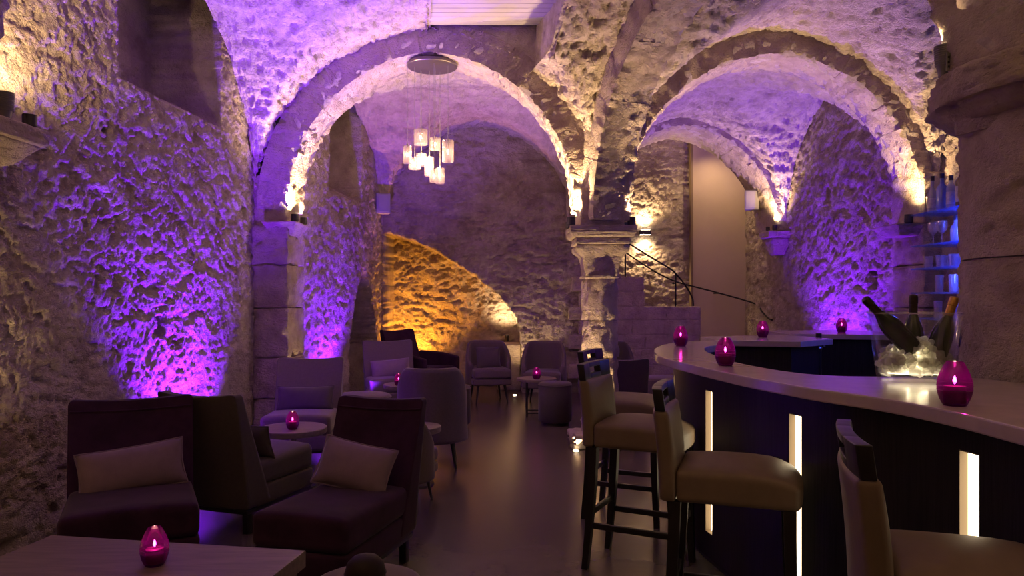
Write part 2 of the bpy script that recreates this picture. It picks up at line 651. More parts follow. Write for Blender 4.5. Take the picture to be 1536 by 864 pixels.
# right wall of the bar aisle and the bit behind the bottles
tag(wall('wall_right_far', (4.08, 7.4), (3.93, 12.6), -0.02, 4.5, M['rubble'], 0.022, (-1, 0),
         lambda x, y, z: np.maximum(0.12 * boxmask(y, z, 8.15, 8.33, 1.55, 1.75), 0.10 * boxmask(y, z, 9.3, 9.42, 2.66, 2.86)), 0.8, seed=8), 'rubble wall washed in violet behind the bar', kind=S)
tag(wall('wall_right', (3.98, 2.6), (4.15, 7.45), -0.02, 4.5, M['rubble'], 0.025, (-1, 0), None, 1.1, seed=9), 'rubble wall behind the lit bottle shelves', kind=S)
tag(wall('wall_right_near', (2.7, 2.75), (4.2, 2.75), -0.02, 4.5, M['rubble'], 0.06, (0, 1), None, 1.0, seed=10), kind=S)
tag(wall('wall_right_side', (2.84, -1.6), (2.84, 2.8), -0.02, 4.6, M['rubble'], 0.06, (-1, 0), None, 1.0, seed=11), kind=S)
tag(wall('wall_front', (-3.0, -1.5), (2.8, -1.5), -0.02, 4.6, M['rubble'], 0.06, (0, 1), None, 1.0, seed=12), kind=S)

# room beyond the far right arch: rubble wall, smooth panel, its ceiling
tag(wall('wall_stair', (0.8, 12.45), (3.03, 12.45), -0.02, 4.3, M['rubble'], 0.022, (0, -1), None, 0.9, seed=13), 'rubble wall behind the stair, lit by a wall lamp', kind=S)
v, f = rbox((1.3, 0.08, 4.3), 0.005, 2)
tag(pyobj('wall_panel', v + np.array((3.68, 12.40, 2.13)), f, M['plaster'], smooth=False), 'smooth beige plastered wall panel beside the stair', kind=S)
v, f = rbox((0.035, 0.12, 4.2), 0.004, 2)
tag(pyobj('trim_1', v + np.array((3.02, 12.36, 2.1)), f, M['reveal'], smooth=False), 'thin pale vertical edge trim of the beige panel', kind=S)
tag(pyobj('ceiling_stair', [(0.7, 11.2, 4.2), (4.3, 11.2, 4.2), (4.3, 12.7, 4.2), (0.7, 12.7, 4.2)], [(0, 3, 2, 1)], M['plaster']), kind=S)
tag(wall('wall_stair_side', (1.05, 11.1), (0.95, 12.5), -0.02, 4.3, M['rubble'], 0.06, (1, 0), None, 0.8, seed=14), kind=S)


# vaults -----------------------------------------------------------
def vault(name, c00, c10, c11, c01, rise_u, rise_v, spr=SPR, res=0.021, seed=20, hole=None, label=None, amp=1.2):
    """cross vault over the quad c00(u0 v0) c10(u1 v0) c11(u1 v1) c01(u0 v1)"""
    c00, c10, c11, c01 = [np.array(c, float) for c in (c00, c10, c11, c01)]
    Lu = max(np.linalg.norm(c10 - c00), np.linalg.norm(c11 - c01))
    Lv = max(np.linalg.norm(c01 - c00), np.linalg.norm(c11 - c10))
    nu, nv = int(Lu * 1.25 / res), int(Lv * 1.25 / res)
    # denser towards the springing, where the surface is steep
    e = lambda n: 0.5 - 0.5 * np.cos(PI * np.linspace(0, 1, n)) * (0.55 + 0.45 * np.abs(np.cos(PI * np.linspace(0, 1, n))))
    u, vv = e(nu), e(nv)
    U, V = np.meshgrid(u, vv, indexing='ij')
    P = np.zeros((nu, nv, 3))
    for k in (0, 1):
        P[..., k] = c00[k] * (1 - U) * (1 - V) + c10[k] * U * (1 - V) + c11[k] * U * V + c01[k] * (1 - U) * V
    A, B = pointed(U, rise_u), pointed(V, rise_v)
    k = 0.05
    P[..., 2] = spr + np.maximum(A, B) + k * np.exp(-np.abs(A - B) / 0.05) * 0.3
    keep = None
    if hole is not None:
        uc = 0.5 * (U[:-1, :-1] + U[1:, 1:])
        vc = 0.5 * (V[:-1, :-1] + V[1:, 1:])
        keep = ~((uc > hole[0]) & (uc < hole[1]) & (vc > hole[2]) & (vc < hole[3]))
    o = surface(name, P, M['vault'], amp, 1.0, seed, flip=True, keep=keep)
    tag(o, label, kind=S)
    return o, P, U, V, u, vv


OUT = 1.74       # rise of the outer (web) line of the transverse arches
HOLE = (0.505, 0.80, 0.71, 0.992)
vL1 = vault('ceiling_left', (-2.80, 3.25), (2.15, 3.25), (0.88, 7.12), (-2.50, 7.12), OUT, 1.95, hole=HOLE, seed=21, label='rough plastered cross vault above the armchairs with violet light')
vault('ceiling_right', (2.25, 3.0), (4.05, 2.7), (4.12, 7.12), (0.88, 7.12), OUT, 1.85, seed=22, label='rough plastered cross vault above the bar counter')
vault('ceiling_left_far', (-2.36, 7.58), (0.88, 7.58), (1.0, 11.12), (-1.98, 11.12), OUT, 1.80, seed=23, label='rough cross vault beyond the first arch, violet on its left')
vault('ceiling_right_far', (0.86, 7.58), (4.10, 7.58), (3.97, 10.65), (0.98, 10.65), OUT, 1.72, seed=24, label='rough cross vault over the far end of the bar, violet on its right')
vault('ceiling_near', (-2.95, -1.6), (2.8, -1.6), (2.8, 3.2), (-2.85, 3.2), 2.25, 2.1, seed=25, res=0.06)

# shaft in the left vault with a white boarded ceiling
_, P1, U1, V1, u1, v1 = vL1


def hole_pt(u, v):
    c00, c10, c11, c01 = [np.array(c, float) for c in ((-2.80, 3.25), (2.15, 3.25), (0.88, 7.12), (-2.50, 7.12))]
    return c00 * (1 - u) * (1 - v) + c10 * u * (1 - v) + c11 * u * v + c01 * (1 - u) * v


def hole_z(u, v):
    return SPR + max(float(pointed(np.array(u), OUT)), float(pointed(np.array(v), 1.95)))


ui = [k for k in range(len(u1)) if HOLE[0] - 0.012 < u1[k] < HOLE[1] + 0.012]
vi = [k for k in range(len(v1)) if HOLE[2] - 0.012 < v1[k] < HOLE[3] + 0.012]
ring = [(u1[k], v1[vi[-1]]) for k in ui] + [(u1[ui[-1]], v1[k]) for k in vi[::-1]] + [(u1[k], v1[vi[0]]) for k in ui[::-1]] + [(u1[ui[0]], v1[k]) for k in vi]
TOPZ = 4.09
vs, fs = [], []
NR = 14
for (a, b) in ring:
    q = hole_pt(a, b)
    zb = hole_z(a, b) - 0.02
    for k in range(NR):
        vs.append((q[0], q[1], zb + (TOPZ - zb) * k / (NR - 1)))
vs = np.array(vs)
nz = (rubble(vs, 0.7, 1.2, 40))
vs[:, 1] += nz * 0.8
vs[:, 0] += nz * 0.5
for i in range(len(ring) - 1):
    for k in range(NR - 1):
        fs.append((i * NR + k, (i + 1) * NR + k, (i + 1) * NR + k + 1, i * NR + k + 1))
tag(pyobj('wall_shaft', vs, fs, M['vault']), 'stone sides of the rectangular shaft cut into the vault', kind=S)
pc = thing('ceiling_panel', (0, 0, 0), label='white boarded panel closing the shaft in the vault', kind=S)
ya, yb = 5.85, 7.05
k = 0
y = yb
while y > ya:
    v, f = rbox((1.42, 0.098, 0.03), 0.004, 2)
    pyobj('board', v + np.array((-0.12, y - 0.05, 4.075)), f, M['white'], pc, smooth=False)
    y -= 0.105


# arches built of voussoirs ----------------------------------------
def intrados(half, rise, n):
    """points along a slightly pointed arch from -half to +half: list of (x, z, nx, nz) with outward normal"""
    R = (half * half + rise * rise) / (2 * half)
    a1 = math.asin(min(1, rise / R))
    out = []
    for i in range(n + 1):
        s = i / n
        if s <= 0.5:
            a = a1 * s * 2
            x = -half + R - R * math.cos(a)
            z = R * math.sin(a)
            out.append((x, z, -math.cos(a), math.sin(a)))
        else:
            a = a1 * (1 - s) * 2
            x = half - R + R * math.cos(a)
            z = R * math.sin(a)
            out.append((x, z, math.cos(a), math.sin(a)))
    return out


def arch(name, o, e, half, rise, spr, thick, depth, nst, label, seed=1, s0=0.0, s1=1.0, amp=1.0):
    """o: xy centre of the span; e: unit direction of the span; stones run across the depth, centred"""
    root = thing(name, (o[0], o[1], 0), label=label, kind=S)
    e = np.array(e, float)
    nrm = np.array((-e[1], e[0]))
    curve = np.array(intrados(half, rise, 400))

    def pos(s, r, d):
        f = np.clip(s, 0, 1) * 400
        i = np.minimum(f.astype(int), 399)
        t = (f - i)[:, None]
        c = curve[i] * (1 - t) + curve[i + 1] * t
        x = c[:, 0] + c[:, 2] * r
        z = spr + c[:, 1] + c[:, 3] * r
        return np.stack([e[0] * x + nrm[0] * d, e[1] * x + nrm[1] * d, z], 1), c
    rnd = random.Random(seed)
    cuts = [s0 + (s1 - s0) * (i + (rnd.uniform(-0.16, 0.16) if 0 < i < nst else 0)) / nst for i in range(nst + 1)]
    Ltot = 2 * half * 1.45
    for i in range(nst):
        jo = 0.0006 / Ltot
        ss = np.linspace(cuts[i] + jo, cuts[i + 1] - jo, 9)
        off = rnd.uniform(-0.003, 0.003)
        v, f = gridbox(ss, np.linspace(off, thick, 7), np.linspace(-depth / 2 + rnd.uniform(-.004, .004), depth / 2 + rnd.uniform(-.004, .004), 13))
        p, c = pos(v[:, 0], v[:, 1], v[:, 2])
        wp = p + np.array((o[0], o[1], 0))
        h = rubble(wp, 0.85 * amp, 1.5, 50) + 0.3 * rubble(wp, 1.0, 3.3, 51)
        # displacement: inwards on the soffit, sideways on the faces; edges of the stone worn
        sn = (v[:, 0] - ss[0]) / (ss[-1] - ss[0])
        edge = np.minimum(sn, 1 - sn)
        worn = -0.0018 * (1 - sstep(0.0, 0.12, edge))
        dd = h + worn
        inner = (v[:, 1] <= off + 1e-6)
        front = (v[:, 2] <= v[:, 2].min() + 1e-6)
        back = (v[:, 2] >= v[:, 2].max() - 1e-6)
        arr = np.zeros_like(p)
        dirin = np.stack([-c[:, 2] * e[0], -c[:, 2] * e[1], -c[:, 3]], 1)
        arr += dirin * (dd * inner)[:, None]
        arr[:, 0] += (-nrm[0] * front + nrm[0] * back) * dd * 0.7
        arr[:, 1] += (-nrm[1] * front + nrm[1] * back) * dd * 0.7
        # chamfer the long arrises
        cor = inner & (front | back)
        arr += -dirin * (0.010 * cor)[:, None]
        crisp(pyobj('voussoir', p + arr, f, M['ashlar'], root), 52)
    # mortar bed, a little behind the stones
    v, f = gridbox(np.linspace(s0, s1, 60), np.array([0.008, thick - 0.01]), np.array([-depth / 2 + 0.008, depth / 2 - 0.008]))
    p, c = pos(v[:, 0], v[:, 1], v[:, 2])
    pyobj('mortar', p, f, M['mortar'], root)
    return root


arch('arch_left', (-0.78, 7.36), (1, 0), 1.39, 1.52, SPR, 0.30, 0.52, 17, 'pointed stone arch carrying the glass pendant chandelier', 1)
arch('arch_right', (2.54, 7.36), (1, 0), 1.44, 1.50, SPR, 0.30, 0.52, 17, 'pointed stone arch over the far half of the bar', 2)
arch('arch_stair', (2.50, 11.12), (1, 0), 1.36, 1.52, 2.42, 0.26, 1.0, 13, 'stone arch in front of the stair and beige panel', 3)
ra, rb = np.array((0.90, 7.12)), np.array((2.25, 3.25))
rd = (rb - ra) / np.linalg.norm(rb - ra)
arch('arch_arcade', (ra + rb) / 2, rd, np.linalg.norm(rb - ra) / 2 - 0.17, 1.66, SPR - 0.12, 0.42, 0.40, 17, 'broad stone rib springing forward from the central column', 4, amp=0.75)
arch('arch_arcade_far', (0.93, 9.3), (0.04, 1), 1.62, 1.45, SPR, 0.26, 0.36, 13, 'stone arch from the central column to the end wall', 5)
arch('arch_near', (-0.12, 3.28), (1, 0), 2.35, 2.05, SPR + 0.02, 0.32, 0.42, 21, 'wide stone arch with bright lit edges close overhead', 6)


# piers, corbels, column --------------------------------------------
def stone_block(parent, c, size, seed=60, amp=0.8, r=0.02, name='stone', n=9, m=None, taper=None, rot=0.0):
    v, f = rbox(size, r, n)
    if taper:
        t = (v[:, 2] / size[2] + 0.5)[:, None]
        v[:, :2] *= taper[0] * (1 - t) + taper[1] * t
    if rot:
        cs, sn = math.cos(rot), math.sin(rot)
        v[:, :2] = np.stack([v[:, 0] * cs - v[:, 1] * sn, v[:, 0] * sn + v[:, 1] * cs], 1)
    wp = v + np.array(c) + np.array(parent.location)
    h = rubble(wp, amp, 1.4, seed) + 0.3 * amp * rubble(wp, 1.0, 3.0, seed + 1)
    d = v / (np.linalg.norm(v, axis=1, keepdims=True) + 1e-9)
    d[:, 2] *= 0.3
    return crisp(pyobj(name, v + np.array(c) + d * h[:, None], f, m or M['ashlar'], parent), 60)


def drum(parent, z0, z1, r0, r1, n=28, seed=70, amp=0.7, name='drum', sides=None, m=None, rows=10):
    """round or faceted drum"""
    vs, fs = [], []
    zs = np.linspace(z0, z1, rows)
    for z in zs:
        t = (z - z0) / (z1 - z0)
        rr = r0 + (r1 - r0) * t
        for k in range(n):
            q = 2 * PI * k / n
            if sides:
                h = PI / sides
                rr2 = rr * math.cos(h) / math.cos((q % (2 * h)) - h)
            else:
                rr2 = rr
            vs.append((rr2 * math.cos(q), rr2 * math.sin(q), z))
    vs = np.array(vs)
    wp = vs + np.array(parent.location)
    h = rubble(wp, amp, 1.5, seed) + 0.35 * amp * rubble(wp, 1.0, 3.2, seed + 1)
    rad = vs.copy()
    rad[:, 2] = 0
    rad /= np.linalg.norm(rad, axis=1, keepdims=True) + 1e-9
    edge = np.minimum(vs[:, 2] - z0, z1 - vs[:, 2])
    vs = vs + rad * (h - 0.005 * (1 - sstep(0, 0.02, edge)))[:, None]
    for i in range(rows - 1):
        for k in range(n):
            fs.append((i * n + k, i * n + (k + 1) % n, (i + 1) * n + (k + 1) % n, (i + 1) * n + k))
    fs.append(tuple(range(n - 1, -1, -1)))
    fs.append(tuple((rows - 1) * n + k for k in range(n)))
    return crisp(pyobj(name, vs, fs, m or M['ashlar'], parent), 60)


# central column
col = thing('central_column', (0.865, 7.22, 0), label='stone column with carved capital between the two arches', cat='column')
stone_block(col, (0, -0.02, 0.06), (0.58, 0.52, 0.14), 61, 1.4, 0.05, 'base')
zz = [0.12, 0.47, 0.86, 1.22, 1.63]
for i in range(4):
    drum(col, zz[i] + 0.002, zz[i + 1] - 0.002, 0.185, 0.172, 40, 71 + i, 0.55, 'drum', sides=8)
drum(col, 1.625, 1.655, 0.20, 0.205, 40, 76, 0.3, 'necking')


def capital_bell(parent, z0, z1, h0, h1):
    n, rows = 48, 18
    vs, fs = [], []
    for j in range(rows):
        t = j / (rows - 1)
        for k in range(n):
            q = 2 * PI * k / n + PI / 4
            sq = 1 / max(abs(math.cos(q)), abs(math.sin(q)))
            corner = (sq - 1) / (math.sqrt(2) - 1)
            base = h0 + (h1 - h0) * t ** 1.6
            r = base * (1 + (sq - 1) * (0.35 + 0.65 * t))
            # corner leaves curling outwards near the top
            r += 0.055 * corner ** 2 * math.exp(-((t - 0.82) / 0.16) ** 2)
            # scooped field between the leaves
            mid = 1 - corner
            r -= 0.03 * mid ** 3 * math.exp(-((t - 0.55) / 0.25) ** 2)
            r += 0.012 * math.cos(8 * q) * (0.3 + t) * (t < 0.95)
            vs.append((r * math.cos(q), r * math.sin(q), z0 + (z1 - z0) * t))
    vs = np.array(vs)
    h = rubble(vs + np.array(parent.location), 0.35, 2.0, 79)
    rad = vs.copy(); rad[:, 2] = 0
    rad /= np.linalg.norm(rad, axis=1, keepdims=True)
    vs += rad * h[:, None]
    for i in range(rows - 1):
        for k in range(n):
            fs.append((i * n + k, i * n + (k + 1) % n, (i + 1) * n + (k + 1) % n, (i + 1) * n + k))
    fs.append(tuple(range(n - 1, -1, -1)))
    fs.append(tuple((rows - 1) * n + k for k in range(n)))
    return pyobj('capital_bell', vs, fs, M['ashlar'], parent)


capital_bell(col, 1.65, 1.955, 0.178, 0.228)
stone_block(col, (0, 0, 1.985), (0.52, 0.52, 0.065), 62, 0.3, 0.012, 'abacus_molding')
stone_block(col, (0, 0, 2.045), (0.62, 0.60, 0.06), 63, 0.35, 0.02, 'abacus', taper=(0.93, 1.03))
stone_block(col, (0, 0, 2.100), (0.63, 0.61, 0.055), 64, 0.35, 0.012, 'abacus_slab')
stone_block(col, (0, 0.06, 2.30), (0.42, 0.56, 0.38), 65, 0.4, 0.02, 'springer')

# left pier of the arch
pl = thing('pier_left', (-2.335, 7.36, 0), label='rubble pier at the left wall under the chandelier arch', kind=S)
zb = 0.0
for i, hh in enumerate((0.46, 0.40, 0.48, 0.42, 0.40)):
    stone_block(pl, (0.0, 0, zb + hh / 2), (0.34, 0.56, hh - 0.002), 80 + i, 0.9, 0.02)
    zb += hh
stone_block(pl, (-0.02, 0.0, 2.38), (0.32, 0.50, 0.50), 88, 0.7, 0.03, 'springer')
cb = tag(stone_block(thing('corbel_left', (-2.24, 7.28, 2.11), label='small pale tapered stone corbel on the left pier', cat='corbel'), (0, 0, 0), (0.34, 0.52, 0.13), 90, 0.35, 0.015, 'corbel_block', taper=(0.55, 1.0)))
# right corbel pier and corbel
pr = thing('pier_right', (4.06, 7.34, 0), label='rubble pier at the right wall under the bar arch', kind=S)
zb = 0.0
for i, hh in enumerate((0.46, 0.40, 0.48, 0.42, 0.40, 0.5)):
    stone_block(pr, (0.06, 0, zb + hh / 2), (0.32, 0.60, hh - 0.006), 95 + i, 0.8, 0.025)
    zb += hh
stone_block(thing('corbel_right', (3.90, 7.30, 2.10), label='pale tapered stone corbel beside the lit bottle shelves', cat='corbel'), (0, 0, 0), (0.42, 0.54, 0.11), 102, 0.35, 0.015, 'corbel_block', taper=(0.6, 1.0))
# far corbel
fc = thing('corbel_far', (3.86, 10.72, 2.35), label='carved stone corbel where the stair arch springs', cat='corbel')
stone_block(fc, (0, 0, 0), (0.36, 0.40, 0.10), 104, 0.35, 0.015, 'corbel_slab')
stone_block(fc, (0.02, 0, -0.17), (0.30, 0.34, 0.25), 105, 0.5, 0.05, 'corbel_bell', taper=(0.6, 1.0))
# near left corbel
nc = thing('corbel_near', (-2.63, 3.62, 2.27), label='pale stone corbel with a spotlight on the near left wall', cat='corbel')
stone_block(nc, (0, 0, 0), (0.42, 0.46, 0.09), 107, 0.35, 0.015, 'corbel_slab')
stone_block(nc, (0, 0, -0.10), (0.38, 0.42, 0.12), 108, 0.35, 0.02, 'corbel_bell', taper=(0.45, 1.0))

# near right pillar behind the counter
np_ = thing('near_pillar', (2.62, 3.22, 0), label='thick rough stone pillar rising behind the counter', cat='pillar')
zz = [0.0, 0.52, 1.02, 1.62, 2.24]
for i in range(4):
    drum(np_, zz[i] + 0.002, zz[i + 1] - 0.002, 0.56, 0.555, 84, 110 + i, 0.6, 'drum', rows=26)
drum(np_, 2.235, 2.31, 0.58, 0.67, 84, 116, 0.7, 'capital_bell', rows=10)
drum(np_, 2.305, 2.455, 0.69, 0.67, 84, 117, 0.8, 'capital_slab', rows=10)
stone_block(np_, (0.07, 0.0, 2.74), (0.92, 0.80, 0.62), 118, 1.0, 0.08, 'springer', n=20)

# stepped parapet of the stair, laid in courses
pp = thing('wall_parapet', (0, 0, 0), label='stepped stone parapet of the stair, tinted violet', kind=S)
rnd = random.Random(5)
course_h = [0.22, 0.21, 0.23, 0.22, 0.22, 0.20]
z0 = 0.0
for ci, hh in enumerate(course_h):
    x = 1.0 - (0.15 if ci % 2 else 0.0)
    while x < 2.80:
        ln = min(rnd.uniform(0.30, 0.52), 2.83 - x)
        if ln < 0.12:
            break
        stone_block(pp, (x + ln / 2, 11.14, z0 + hh / 2), (ln - 0.0015, 0.26, hh - 0.0015), 130 + ci, 0.45, 0.012, n=7)
        x += ln
    z0 += hh
for ci, hh in enumerate((0.23, 0.22)):
    x = 1.0 - (0.1 if ci % 2 else 0.0)
    while x < 1.97:
        ln = min(rnd.uniform(0.30, 0.48), 1.99 - x)
        if ln < 0.08:
            break
        stone_block(pp, (x + ln / 2, 11.14, z0 + hh / 2), (ln - 0.0015, 0.26, hh - 0.0015), 140 + ci, 0.45, 0.012, n=7)
        x += ln
    z0 += hh
# stair treads hidden behind the parapet
st = thing('wall_stair_steps', (0, 0, 0), label='stone steps behind the parapet', kind=S)
for i in range(5):
    v, f = rbox((0.34, 1.1, 0.18 * (i + 1)), 0.01, 2)
    pyobj('step', v + np.array((2.66 - 0.33 * i, 11.83, 0.09 * (i + 1) + 0.001)), f, M['ashlar'], st, smooth=False)
# stone ledge inside the recess
tag(stone_block(thing('stone_ledge', (0.0, 11.55, 0.0), label='pale stone ledge under the lamp inside the orange recess', cat='ledge'), (-0.05, 0, 0.36), (0.36, 0.5, 0.72), 150, 0.5, 0.03, 'ledge_block'))


# ================================================================== BAR
BARH, LIP = 1.10, 0.048
outer = smooth_path([(1.62, 5.86), (1.40, 5.74), (1.20, 5.54), (1.05, 5.22), (0.935, 4.83), (0.876, 4.45), (0.874, 4.2), (0.892, 4.0), (0.92, 3.83), (0.948, 3.62),
                     (0.985, 3.42), (1.03, 3.2), (1.085, 3.0), (1.15, 2.80), (1.222, 2.65), (1.295, 2.48), (1.345, 2.24), (1.36, 1.944), (1.365, 1.5), (1.40, 1.1), (1.50, 0.75)], 6)
inner = smooth_path([(2.75, 0.78), (2.72, 1.6), (2.66, 2.45), (2.56, 2.60), (2.31, 2.66), (2.09, 2.90), (2.00, 3.14), (1.82, 3.21), (1.60, 3.22), (1.46, 3.24), (1.345, 3.32), (1.262, 3.52), (1.205, 3.85), (1.205, 4.2), (1.225, 4.48), (1.26, 4.78), (1.33, 5.05), (1.45, 5.27), (1.62, 5.42)], 6)


def slab(name, poly, z0, z1, m, parent, bevel=0.006):
    bm = bmesh.new()
    v, f = prism([tuple(p) for p in poly], z0, z1)
    bv = [bm.verts.new(p) for p in v]
    for q in f:
        bm.faces.new([bv[i] for i in q])
    bmesh.ops.recalc_face_normals(bm, faces=bm.faces)
    if bevel:
        eds = [e for e in bm.edges if len(e.link_faces) == 2 and e.calc_face_angle(0) > 1.2 and abs(e.verts[0].co.z - e.verts[1].co.z) < 1e-5]
        bmesh.ops.bevel(bm, geom=eds, offset=bevel, segments=2, affect='EDGES', profile=0.6)
    me = bpy.data.meshes.new(name)
    bm.to_mesh(me)
    bm.free()
    me.materials.append(m)
    return link(bpy.data.objects.new(name, me), parent)


bar = thing('bar_counter', (0, 0, 0), label='curved bar with pale polished top and black front with lit slots', cat='bar counter')
slab('counter_top', list(outer) + list(inner), BARH - LIP, BARH, M['counter'], bar)


def offset(path, d):
    t = np.gradient(path, axis=0)
    t /= np.linalg.norm(t, axis=1, keepdims=True)
    return path + np.stack([-t[:, 1], t[:, 0]], 1) * d      # to the left of travel (towards the inside of the bar)


dense = smooth_path(outer[::3], 8)
face = offset(dense, 0.125)
seg = np.linalg.norm(np.diff(face, axis=0), axis=1)
arc = np.concatenate([[0], np.cumsum(seg)])
pxs = CXP + FPX * face[:, 0] / face[:, 1]


def at_arc(s, d=0.0):
    p = np.array([np.interp(s, arc, face[:, 0]), np.interp(s, arc, face[:, 1])])
    q = np.array([np.interp(s + 0.01, arc, face[:, 0]), np.interp(s + 0.01, arc, face[:, 1])])
    r_ = np.array([np.interp(s - 0.01, arc, face[:, 0]), np.interp(s - 0.01, arc, face[:, 1])])
    t = (q - r_) / np.linalg.norm(q - r_)
    return p + np.array([-t[1], t[0]]) * d


near = np.where(face[:, 1] < 4.75)[0]


def arc_of_px(px):
    for i in near[:-1]:
        if (pxs[i] - px) * (pxs[i + 1] - px) <= 0:
            t = (px - pxs[i]) / (pxs[i + 1] - pxs[i] + 1e-9)
            return arc[i] + t * (arc[i + 1] - arc[i])
    return None


sl = [arc_of_px(p) for p in (1058, 1183, 1438)]
print('slot arcs', sl, 'total', arc[-1])
SW = 0.085
slots = [s for s in sl if s is not None]
first = slots[0]
pitch = (slots[-1] - slots[0]) / 2
slots = sorted([first - 0.78] + slots + [slots[-1] + 0.75])
slots = [s for s in slots if 0.1 < s < arc[-1] - 0.2]
ZB, ZT, SB, ST = 0.07, BARH - LIP, 0.20, 0.955


def curved_panel(name, s0, s1, z0, z1, d0=0.0, d1=0.02, m=None):
    n = max(2, int((s1 - s0) / 0.04) + 1)
    ss = np.linspace(s0, s1, n)
    A = [at_arc(s, d0) for s in ss]
    B = [at_arc(s, d1) for s in ss]
    return MB().add(*prism(list(A) + list(B[::-1]), z0, z1)).build(name, m or M['barfront'], bar)


prev = 0.0
for s in slots + [arc[-1]]:
    e0 = s if s < arc[-1] else arc[-1]
    if e0 - prev > 0.02:
        # panels of veneer about 60 cm wide between the slots
        k = max(1, round((e0 - prev) / 0.62))
        for i in range(k):
            a_, b_ = prev + (e0 - prev) * i / k, prev + (e0 - prev) * (i + 1) / k
            curved_panel('front_panel', a_ + (0.0012 if i else 0), b_ - (0.0012 if i < k - 1 else 0), ZB, ZT)
    if s < arc[-1]:
        curved_panel('front_panel', s, s + SW, ZB, SB)
        curved_panel('front_panel', s, s + SW, ST, ZT)
        D_ = 0.032
        lin = MB()
        for (sa, sb) in ((s + 0.0005, s + 0.0035), (s + SW - 0.0035, s + SW - 0.0005)):
            lin.add(*prism([at_arc(sa, 0.0006), at_arc(sb, 0.0006), at_arc(sb, D_), at_arc(sa, D_)], SB + 0.0005, ST - 0.0005))
        q = [at_arc(s + 0.0036, 0.0006), at_arc(s + SW - 0.0036, 0.0006), at_arc(s + SW - 0.0036, D_), at_arc(s + 0.0036, D_)]
        lin.add(*prism(q, SB + 0.0005, SB + 0.0035)).add(*prism(q, ST - 0.0035, ST - 0.0005))
        rv = lin.build('light_slot', M['reveal'], bar, smooth=False)
        q = [at_arc(s, D_), at_arc(s + SW, D_), at_arc(s + SW, D_ + 0.012), at_arc(s, D_ + 0.012)]
        MB().add(*prism(q, SB, ST)).build('opal_panel', M['slotlight'], rv, smooth=False)
    prev = s + SW
curved_panel('plinth', 0.0, arc[-1], 0.0, ZB - 0.003, 0.06, 0.10, M['metal'])
# inner casing of the bar (dark), so that the counter is carried
inn = offset(smooth_path(inner[::3], 6), 0.03)
MB().add(*prism(list(inn) + list((offset(smooth_path(inner[::3], 6), 0.055))[::-1]), 0.0, ZT)).build('inner_casing', M['barfront'], bar, smooth=False)

# rear service counter and the far one
rc = thing('service_counter', (0, 0, 0), label='angled pale topped service counter carrying one votive, black below', cat='counter')
slab('counter_top', [(1.64, 5.90), (1.95, 5.83), (2.26, 5.74), (2.66, 6.08), (2.55, 6.78), (1.66, 6.46)], BARH - LIP, BARH, M['counter'], rc)
slab('cabinet', [(1.68, 5.97), (1.95, 5.90), (2.22, 5.83), (2.56, 6.12), (2.48, 6.68), (1.70, 6.38)], 0.0, BARH - LIP, M['barfront'], rc, 0)
fcn = thing('back_counter', (0, 0, 0), label='pale topped counter against the violet wall carrying one votive', cat='counter')
slab('counter_top', [(2.62, 6.90), (3.86, 6.62), (3.86, 6.98), (3.5, 7.75), (2.62, 7.55)], BARH - LIP, BARH, M['counter'], fcn)
slab('cabinet', [(2.68, 6.98), (3.84, 6.72), (3.84, 6.95), (3.46, 7.65), (2.68, 7.46)], 0.0, BARH - LIP, M['barfront'], fcn, 0)
tp = thing('bar_tap', (2.685, 6.42, 0), label='slim dark tap with chrome collar by the service counter', cat='tap')
MB().tube([(0, 0, 0), (0, 0, 1.0), (0, 0, 1.13)], [0.028, 0.026, 0.024], 14).build('tap_body', M['iron'], tp)
MB().lathe([(0.0, 0.99), (0.032, 0.99), (0.036, 1.0), (0.032, 1.012), (0.0, 1.012)], n=18).build('collar', M['steel'], tp)
MB().tube([(0, -0.02, 1.06), (0.0, -0.10, 1.07), (0, -0.115, 1.02)], 0.010, 10).build('spout', M['steel'], tp)


# ================================================================== VOTIVES
def make_votive():
    r = thing('votive_candle', (0, 0, 0))
    Hh = 0.142
    prof = []
    for i in range(17):
        t = i / 16
        rr = 0.0535 * (math.sin(PI * (0.16 + 0.70 * t)) ** 0.75) * (1.06 - 0.22 * t)
        prof.append((rr, Hh * t))
    pin = [(max(0.004, a - 0.004), b + (0.006 if i == 0 else 0)) for i, (a, b) in enumerate(prof)]
    mb = MB()
    nn = 30
    v, f = lathe(prof, nn)
    f = f[:-1]                                # open at the top
    mb.add(v, f)
    # fine ribs
    for z in (0.05, 0.064, 0.078):
        t = z / Hh
        rr = 0.0535 * (math.sin(PI * (0.16 + 0.70 * t)) ** 0.75) * (1.06 - 0.22 * t)
        v, f = tube([(rr * math.cos(q), rr * math.sin(q), z) for q in np.linspace(0, 2 * PI, 31)], 0.0012, 5, False)
        mb.add(v, f)
    mb.build('glass', M['votive'], r, sharp=False)
    MB().lathe([(0.0, 0.008), (0.030, 0.008), (0.032, 0.012), (0.032, 0.062), (0.0, 0.060)], n=22).build('wax_light', M['wax'], r)
    MB().lathe([(0.0, 0.068), (0.0042, 0.073), (0.0056, 0.079), (0.0038, 0.088), (0.0, 0.097)], n=12).build('flame', M['flame'], r)
    return r


